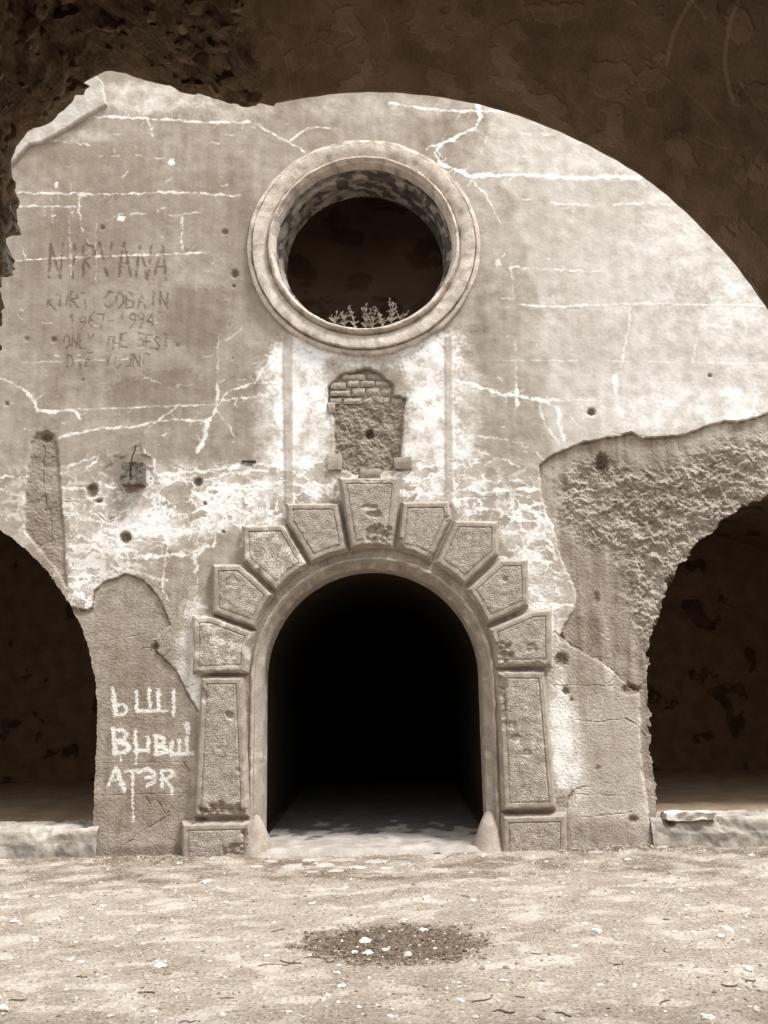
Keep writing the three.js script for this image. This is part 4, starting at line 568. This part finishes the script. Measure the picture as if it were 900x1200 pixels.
// ------------------------------------------------------------------ ground
const ashC = onGround(463, 1104);
const ashAt = (x, z) => { const d = Math.hypot((x - ashC[0]) / 0.64, (z - ashC[1]) / 0.44) + 0.25 * fbm(x * 4, z * 4, 3) + 0.1 * N2(x * 19, z * 19); return 1 - sst(0.65, 1.1, d); };
const gH = (x, z) => 0.014 * fbm(x * 0.8, z * 0.8, 3) + 0.006 * N2(x * 4, z * 6) + 0.004 * fbm(x * 12, z * 16, 3) - 0.012 * ashAt(x, z) + 0.03 * sst(-8.0, -8.4, z) * (Math.abs(x - portal.cx) > portal.r + 0.1 ? 1 : 0.25) * (0.6 + 0.6 * N2(x * 2, 3));
{
  const GW = 2048, GH_ = 1024, gx0 = -6, gx1 = 6, gz0 = -8.7, gz1 = -2.7, col = new Uint8Array(GW * GH_ * 4), bump = new Float32Array(GW * GH_);
  for (let j = 0; j < GH_; j++) for (let i = 0; i < GW; i++) {
    const k = j * GW + i, x = lerp(gx0, gx1, (i + 0.5) / GW), z = lerp(gz0, gz1, (j + 0.5) / GH_), wz = z + 0.10 * x;
    const n = fbm(x * 0.9, z * 1.3, 4), m = fbm(x * 3.4, wz * 4.6, 5), s = fbm(x * 9, wz * 26, 4), f = N2(x * 50, z * 50), f2 = N2b(x * 26, z * 26), ash = ashAt(x, z);
    let a = 0.32 + 0.08 * n + 0.10 * m + 0.05 * s + 0.05 * f + 0.04 * f2;
    a += 0.11 * sst(0.05, 0.35, fbm(x * 1.6 + 7, wz * 2.6, 6)); a -= 0.16 * sst(0.42, 0.6, f2 + 0.5 * m); a += 0.2 * sst(0.7, 0.85, N2(x * 23 + 9, z * 34) + 0.3 * s);
    a -= 0.11 * sst(-0.3, 0.25, fbm(x * 1.6, z * 2 + 4, 4) - 4 * Math.max(0, Math.abs(z + 7.85) - 0.45));
    a = lerp(a, 0.10 + 0.05 * f + 0.05 * f2, 0.85 * ash);
    const c = tone(clamp(a, 0.05, 0.85)); col[k * 4] = enc(c[0]); col[k * 4 + 1] = enc(c[1]); col[k * 4 + 2] = enc(c[2]); col[k * 4 + 3] = 255;
    bump[k] = 0.5 + 0.22 * s + 0.12 * m + 0.2 * f + 0.16 * f2;
  }
  const mat = std({ map: tex(GW, GH_, col, true, THREE.MirroredRepeatWrapping), bumpMap: tex(GW, GH_, bump, false, THREE.MirroredRepeatWrapping), bumpScale: 0.014 });
  const xs = steps(-60, -4.5, 4.5, 60, 0.018, 2), zs = steps(-60, -8.75, -3.6, 60, 0.018, 2);
  const g = patch(xs.length, zs.length, (i, j) => { const x = xs[i], z = zs[j]; return { p: [x, z < WALL_Z - 0.3 ? -0.02 : gH(x, z), z], uv: [(x - gx0) / (gx1 - gx0), (z - gz0) / (gz1 - gz0)] }; }, true);
  const ground = new THREE.Mesh(g, mat); ground.name = 'ground'; ground.receiveShadow = ground.castShadow = true; tag(ground, 'pale trodden dirt floor of the courtyard', 'ground', null, 'structure'); scene.add(ground);
  // flat stones set in the dirt before the portal
  const r = rng(91), stones = [[318, 1010, 9], [343, 1016, 10], [362, 1009, 10], [380, 1015, 12], [403, 1008, 11], [420, 1016, 9], [440, 1009, 12], [452, 1018, 8], [470, 1011, 10], [395, 1021, 8], [330, 1022, 8], [300, 1016, 7], [365, 1022, 7], [246, 1012, 9], [700, 1000, 10], [775, 995, 10], [865, 990, 9]];
  for (const [px, py, w] of stones) {
    const c = onGround(px, py), n = 7, P = []; for (let i = 0; i < n; i++) { const a = (i + 0.5 * r()) / n * 6.283, q = 0.65 + 0.6 * r(); P.push([Math.cos(a) * w * 0.0085 * q, Math.sin(a) * w * 0.0085 * q * 0.62]); }
    const s = new THREE.Shape(); P.forEach((p, i) => i ? s.lineTo(...p) : s.moveTo(...p)); const e = new THREE.ExtrudeGeometry(s, { depth: 0.03, bevelEnabled: true, bevelSize: 0.006, bevelThickness: 0.006, bevelSegments: 1 }); e.rotateX(-Math.PI / 2); const q = 0.75 + 0.45 * r(); e.setAttribute('color', new THREE.Float32BufferAttribute(new Array(e.attributes.position.count * 3).fill(q * 0.68), 3));
    const m = part('paving_stone', e, paleStone, ground); m.position.set(c[0], gH(c[0], c[1]) - 0.027, c[1]); m.rotation.set((r() - 0.5) * 0.06, r() * 0.5, (r() - 0.5) * 0.06);
  }
}

// ------------------------------------------------------------------ small things on the wall
{
  const c = W(155.5, 555, 0.09), t = thing('stone_stub', 'square weathered stone stub with bent iron rod, set in left half of wall', 'stone stub', [c[0], c[1], WALL_Z]);
  const w = 27 * PXM, h = 28 * PXM, g = new THREE.BoxGeometry(w, h, 0.18, 22, 22, 12), p = g.attributes.position, col = [];
  for (let i = 0; i < p.count; i++) { let x = p.getX(i), y = p.getY(i), z = p.getZ(i); const l = Math.pow(Math.pow(Math.abs(x / (w / 2)), 8) + Math.pow(Math.abs(y / (h / 2)), 8) + Math.pow(Math.abs(z / 0.09), 8), 1 / 8), n = fbm3(x * 12, y * 12, z * 12, 3), v = N3(x * 50, y * 50, z * 50); if (l > 0.99) { const k = Math.min(1, 1 / l); x *= 0.94 + 0.06 * k; y *= 0.94 + 0.06 * k; const rr = Math.hypot(Math.max(0, Math.abs(x) - w * 0.36), Math.max(0, Math.abs(y) - h * 0.36)); if (rr > w * 0.13) { x *= 0.95; y *= 0.95; } } const gr = Math.exp(-Math.pow((x + w * 0.08) / 0.012, 2)) * (z > 0.05 && y > -h * 0.2 ? 1 : 0); p.setXYZ(i, x * (1 + n * 0.08), y * (1 + n * 0.08), z + n * 0.016 + v * 0.004 - gr * 0.02); const q = 0.52 + 0.25 * n + 0.15 * v; col.push(q, q, q); }
  g.setAttribute('color', new THREE.Float32BufferAttribute(col, 3)); g.computeVertexNormals(); const b = part('stub_block', g, roughcast, t); b.position.z = 0.028;
  const rod = new THREE.TubeGeometry(new THREE.CatmullRomCurve3([[-0.02, -0.02, 0.105], [-0.012, 0.05, 0.115], [-0.008, 0.09, 0.13], [0.0, 0.16, 0.13], [0.022, 0.235, 0.12], [0.028, 0.285, 0.115]].map((q) => new THREE.Vector3(...q))), 30, 0.0075, 8); part('iron_rod', rod, ironMat, t);
}
{
  const a = W(284, 541), b = W(300, 540), t = thing('iron_spike', 'short horizontal iron spike in wall to the upper left of portal', 'spike', [(a[0] + b[0]) / 2, a[1], WALL_Z]);
  const g = new THREE.CylinderGeometry(0.009, 0.012, b[0] - a[0], 8, 4); g.rotateZ(Math.PI / 2); const m = part('shaft', g, ironMat, t); m.position.z = 0.012; m.rotation.y = 0.15;
  const e = new THREE.CylinderGeometry(0.011, 0.011, 0.07, 8); e.rotateX(Math.PI / 2); const n = part('wall_pin', e, ironMat, t); n.position.set(-(b[0] - a[0]) / 2 + 0.01, 0, -0.02);
}
{ // weeds on the sill of the round window
  const leafMat = new THREE.MeshStandardMaterial({ color: toned(0.5), roughness: 0.8, side: THREE.DoubleSide }), r = rng(303), R = oculus.r - 0.305;
  [[404, 372, 0.13, 'sparse weed with drooping leaves, leftmost on the round window sill'], [416, 375, 0.16, 'low leafy weed second from the left on the round window sill'], [429, 379, 0.24, 'tallest upright weed in the middle of the round window sill'], [437, 379, 0.18, 'bushy weed just right of the tallest one in round window'], [448, 378, 0.10, 'small weed with few leaves in the gap between taller ones'], [459, 377, 0.23, 'tall weed with clustered tip leaves, right on window sill'], [470, 373, 0.11, 'short weed at the right end of the round window sill'], [392, 368, 0.08, 'tiny seedling at the far left of round window sill']].forEach(([px, py, H, label]) => {
    const c = W(px, py, -0.05), dx = clamp((c[0] - oculus.cx) / R, -0.9, 0.9), y = oculus.cy - R * Math.sqrt(1 - dx * dx) - 0.012, t = thing('window_weed', label, 'weed', [c[0], y, WALL_Z - 0.02 - 0.06 * r()], 'weeds on the round window sill');
    const stems = 2 + Math.floor(r() * 2.4), sg = [], lg = [];
    for (let s = 0; s < stems; s++) {
      const hh = H * 1.25 * (0.7 + 0.5 * r()), lean = (r() - 0.5) * 0.16, lz = r() * 0.06, P = [0, 0.33, 0.66, 1].map((q) => new THREE.Vector3(lean * q * q, hh * q, lz * q)), cu = new THREE.CatmullRomCurve3(P); sg.push(new THREE.TubeGeometry(cu, 6, 0.0028, 5));
      const nl = Math.round(hh / 0.022); for (let k = 1; k <= nl; k++) { const q = k / nl, p = cu.getPoint(q), L = (0.045 + 0.04 * r()) * (1.15 - 0.5 * q), wd = L * 0.42, l = new THREE.BufferGeometry(); l.setAttribute('position', new THREE.Float32BufferAttribute([0, 0, 0, wd / 2, 0.006, L * 0.45, 0, -0.003, L * 0.5, -wd / 2, 0.006, L * 0.45, 0, -0.012, L], 3)); l.setAttribute('uv', new THREE.Float32BufferAttribute([0, 0, 1, 0.5, 0.5, 0.5, 0, 0.5, 0.5, 1], 2)); l.setIndex([0, 1, 2, 0, 2, 3, 1, 4, 2, 2, 4, 3]); l.rotateX(-0.4 - 0.5 * r()); l.rotateY(k * 2.4 + r()); l.translate(p.x, p.y, p.z); l.computeVertexNormals(); lg.push(l); }
    }
    part('stem', mergeGeometries(sg), leafMat, t); part('foliage', mergeGeometries(lg), leafMat, t);
  });
}

// ------------------------------------------------------------------ things lying on the ground
{
  const r = rng(404);
  const chip = (seed, flatn) => { const g = new THREE.IcosahedronGeometry(1, 1), p = g.attributes.position; for (let i = 0; i < p.count; i++) { const x = p.getX(i), y = p.getY(i), z = p.getZ(i), n = 1 + 0.38 * N3(x * 1.1 + seed * 9, y * 1.1, z * 1.1) + 0.12 * N3(x * 3, y * 3 + seed, z * 3); p.setXYZ(i, x * n, y * n * flatn, z * n); } g.computeVertexNormals(); return g; };
  const shapes = [0, 1, 2, 3, 4, 5].map((s) => chip(s + 1, 0.32 + 0.09 * s)), flatM = (a) => std({ color: toned(a), flatShading: true }), palM = [0.8, 0.7, 0.6].map(flatM), midM = [0.42, 0.33, 0.26].map(flatM);
  const place = (name, px, py, size, mats, label, cat, group) => { const c = onGround(px, py), s = shapes[Math.floor(r() * 6)], m = named(new THREE.Mesh(s, mats[Math.floor(r() * mats.length)]), name); m.castShadow = m.receiveShadow = true; m.scale.set(size * (0.8 + 0.7 * r()), size * (0.6 + 0.4 * r()), size * (0.55 + 0.5 * r())); m.rotation.y = r() * 6.28; m.position.set(c[0], gH(c[0], c[1]) + m.scale.y * 0.12, c[1]); scene.add(tag(m, label, cat, group)); };
  const FR = 'small pale plaster fragment lying on the courtyard dirt', FG = 'plaster fragments scattered on the dirt';
  const OWN = { 4: 'pale fragment at the lower left corner of the courtyard dirt', 121: 'thick pale fragment on the dirt below the white painted letters', 188: 'long pale fragment on dirt in the lower left, larger than its neighbours', 241: 'flat pale slab lying on dirt in front of the left plinth', 852: 'largest pale fragment on the right side of the courtyard dirt', 875: 'pale fragment near the right edge, below the largest right one', 700: 'pale fragment on dirt between the ash patch and the right sill' };
  for (const [x, y, s] of [[121, 1061, 0.05], [43, 1053, 0.035], [66, 1079, 0.03], [95, 1077, 0.03], [202, 1081, 0.03], [188, 1132, 0.055], [82, 1126, 0.03], [4, 1183, 0.05], [17, 1081, 0.045], [8, 1052, 0.04], [60, 1053, 0.03], [118, 1048, 0.025], [196, 1041, 0.03], [295, 1037, 0.028], [241, 1034, 0.06], [246, 1031, 0.05], [255, 1040, 0.03], [162, 1006, 0.03], [210, 1012, 0.03], [315, 1006, 0.03], [249, 1008, 0.03], [405, 1040, 0.028], [365, 1060, 0.03], [313, 1122, 0.03], [500, 1054, 0.04], [552, 1024, 0.03], [556, 1056, 0.03], [665, 1022, 0.03], [700, 1092, 0.045], [790, 1093, 0.035], [852, 1092, 0.055], [845, 1098, 0.04], [875, 1136, 0.05], [830, 1192, 0.04], [886, 1184, 0.03], [686, 1083, 0.03], [742, 1048, 0.03], [805, 1062, 0.028], [616, 1038, 0.03], [590, 1150, 0.03], [880, 1003, 0.04], [735, 1008, 0.04], [640, 1010, 0.03]]) place('plaster_fragment', x, y, s * 0.62, palM, OWN[x] ?? FR, 'fragment', FG);
  for (let i = 0; i < 90; i++) place('plaster_fragment', r() * 900, 1008 + Math.pow(r(), 0.8) * 190, 0.010 + 0.012 * r() * r(), palM, FR, 'fragment', FG);
  for (const [x, y, s] of [[428, 1100, 0.045], [415, 1113, 0.026], [431, 1114, 0.045], [478, 1116, 0.04], [496, 1089, 0.032], [452, 1110, 0.02], [510, 1110, 0.018]]) place('plaster_fragment', x, y, s * 0.8, palM, 'pale plaster fragment lying in the dark ash patch on the ground', 'fragment', 'plaster fragments in the ash patch');
  for (let i = 0; i < 60; i++) place('dark_stone', r() * 900, 1010 + Math.pow(r(), 0.8) * 188, 0.010 + 0.014 * r() * r(), midM, 'small dark brown stone lying on the courtyard dirt', 'stone', 'dark stones scattered on the dirt');
  // twigs
  const twigM = std({ color: toned(0.13) });
  for (const [x, y, L] of [[325, 1090, 0.10], [340, 1128, 0.16], [425, 1128, 0.13], [370, 1122, 0.12], [174, 1163, 0.08], [220, 1206, 0.09], [265, 1170, 0.07], [565, 1175, 0.10], [590, 1188, 0.12], [545, 1050, 0.08], [610, 1170, 0.06], [660, 1190, 0.07], [855, 1156, 0.09], [780, 1172, 0.07], [325, 1131, 0.22], [95, 1145, 0.07], [20, 1172, 0.09], [725, 1130, 0.06], [880, 1150, 0.08], [630, 1118, 0.05]]) {
    const c = onGround(x, Math.min(y, 1197)), a = (r() - 0.5) * 1.2, P = [0, 0.35, 0.7, 1].map((q) => { const X = c[0] + Math.cos(a) * L * (q - 0.5) + (r() - 0.5) * 0.02, Z = c[1] + Math.sin(a) * L * (q - 0.5) + (r() - 0.5) * 0.04; return new THREE.Vector3(X - c[0], gH(X, Z) - gH(c[0], c[1]) + 0.004, Z - c[1]); });
    const m = named(new THREE.Mesh(new THREE.TubeGeometry(new THREE.CatmullRomCurve3(P), 14, 0.0022 + 0.0016 * r(), 6), twigM), 'twig'); m.castShadow = m.receiveShadow = true; m.position.set(c[0], gH(c[0], c[1]), c[1]); scene.add(tag(m, 'thin dry brown twig lying on the courtyard dirt', 'twig', 'dry twigs on the dirt'));
  }
  // gravel and ash: past counting
  const inst = (name, n, label, cat, size, spot, shade) => { const m = new THREE.InstancedMesh(shapes[2], std({ flatShading: true }), n), o = new THREE.Object3D(), c = new THREE.Color(); for (let i = 0; i < n; i++) { const [x, z] = spot(), s = size * (0.4 + 1.3 * r() * r()); o.position.set(x, gH(x, z) + s * 0.1, z); o.rotation.set((r() - 0.5) * 0.5, r() * 6.28, (r() - 0.5) * 0.5); o.scale.set(s * (0.7 + 0.8 * r()), s * (0.7 + 0.5 * r()), s * (0.6 + 0.5 * r())); o.updateMatrix(); m.setMatrixAt(i, o.matrix); const q = tone(shade()); m.setColorAt(i, c.setRGB(...q)); } m.name = name; m.castShadow = m.receiveShadow = true; scene.add(tag(m, label, cat, null, 'stuff')); };
  inst('gravel', 9000, 'fine gravel and grit strewn over the courtyard dirt', 'gravel', 0.0085, () => [-4.4 + 8.8 * r(), -3.9 - 4.4 * r()], () => { const q = r(); return q < 0.2 ? 0.65 : q < 0.45 ? 0.18 : 0.28 + 0.2 * r(); });
  inst('ash_debris', 2600, 'dark ash and charred crumbs in a round patch on ground', 'ash', 0.008, () => { for (;;) { const x = ashC[0] + (r() - 0.5) * 1.5, z = ashC[1] + (r() - 0.5) * 1.05; if (ashAt(x, z) > r()) return [x, z]; } }, () => r() < 0.03 ? 0.4 : 0.05 + 0.12 * r());
  inst('wall_foot_rubble', 1500, 'dark crumbled mortar and soil piled along the foot of wall', 'rubble', 0.011, () => { for (;;) { const q = r(), x = q < 0.62 ? W(650, 990)[0] + (W(785, 990)[0] - W(650, 990)[0]) * r() : q < 0.85 ? W(112, 1003)[0] + 1.1 * r() : -4.4 + 8.8 * r(); if (Math.abs(x - portal.cx) < portal.r) continue; return [x, WALL_Z + 0.02 + 0.22 * r() * r()]; } }, () => r() < 0.15 ? 0.5 : 0.12 + 0.14 * r());
}
renderer.render(scene, camera);
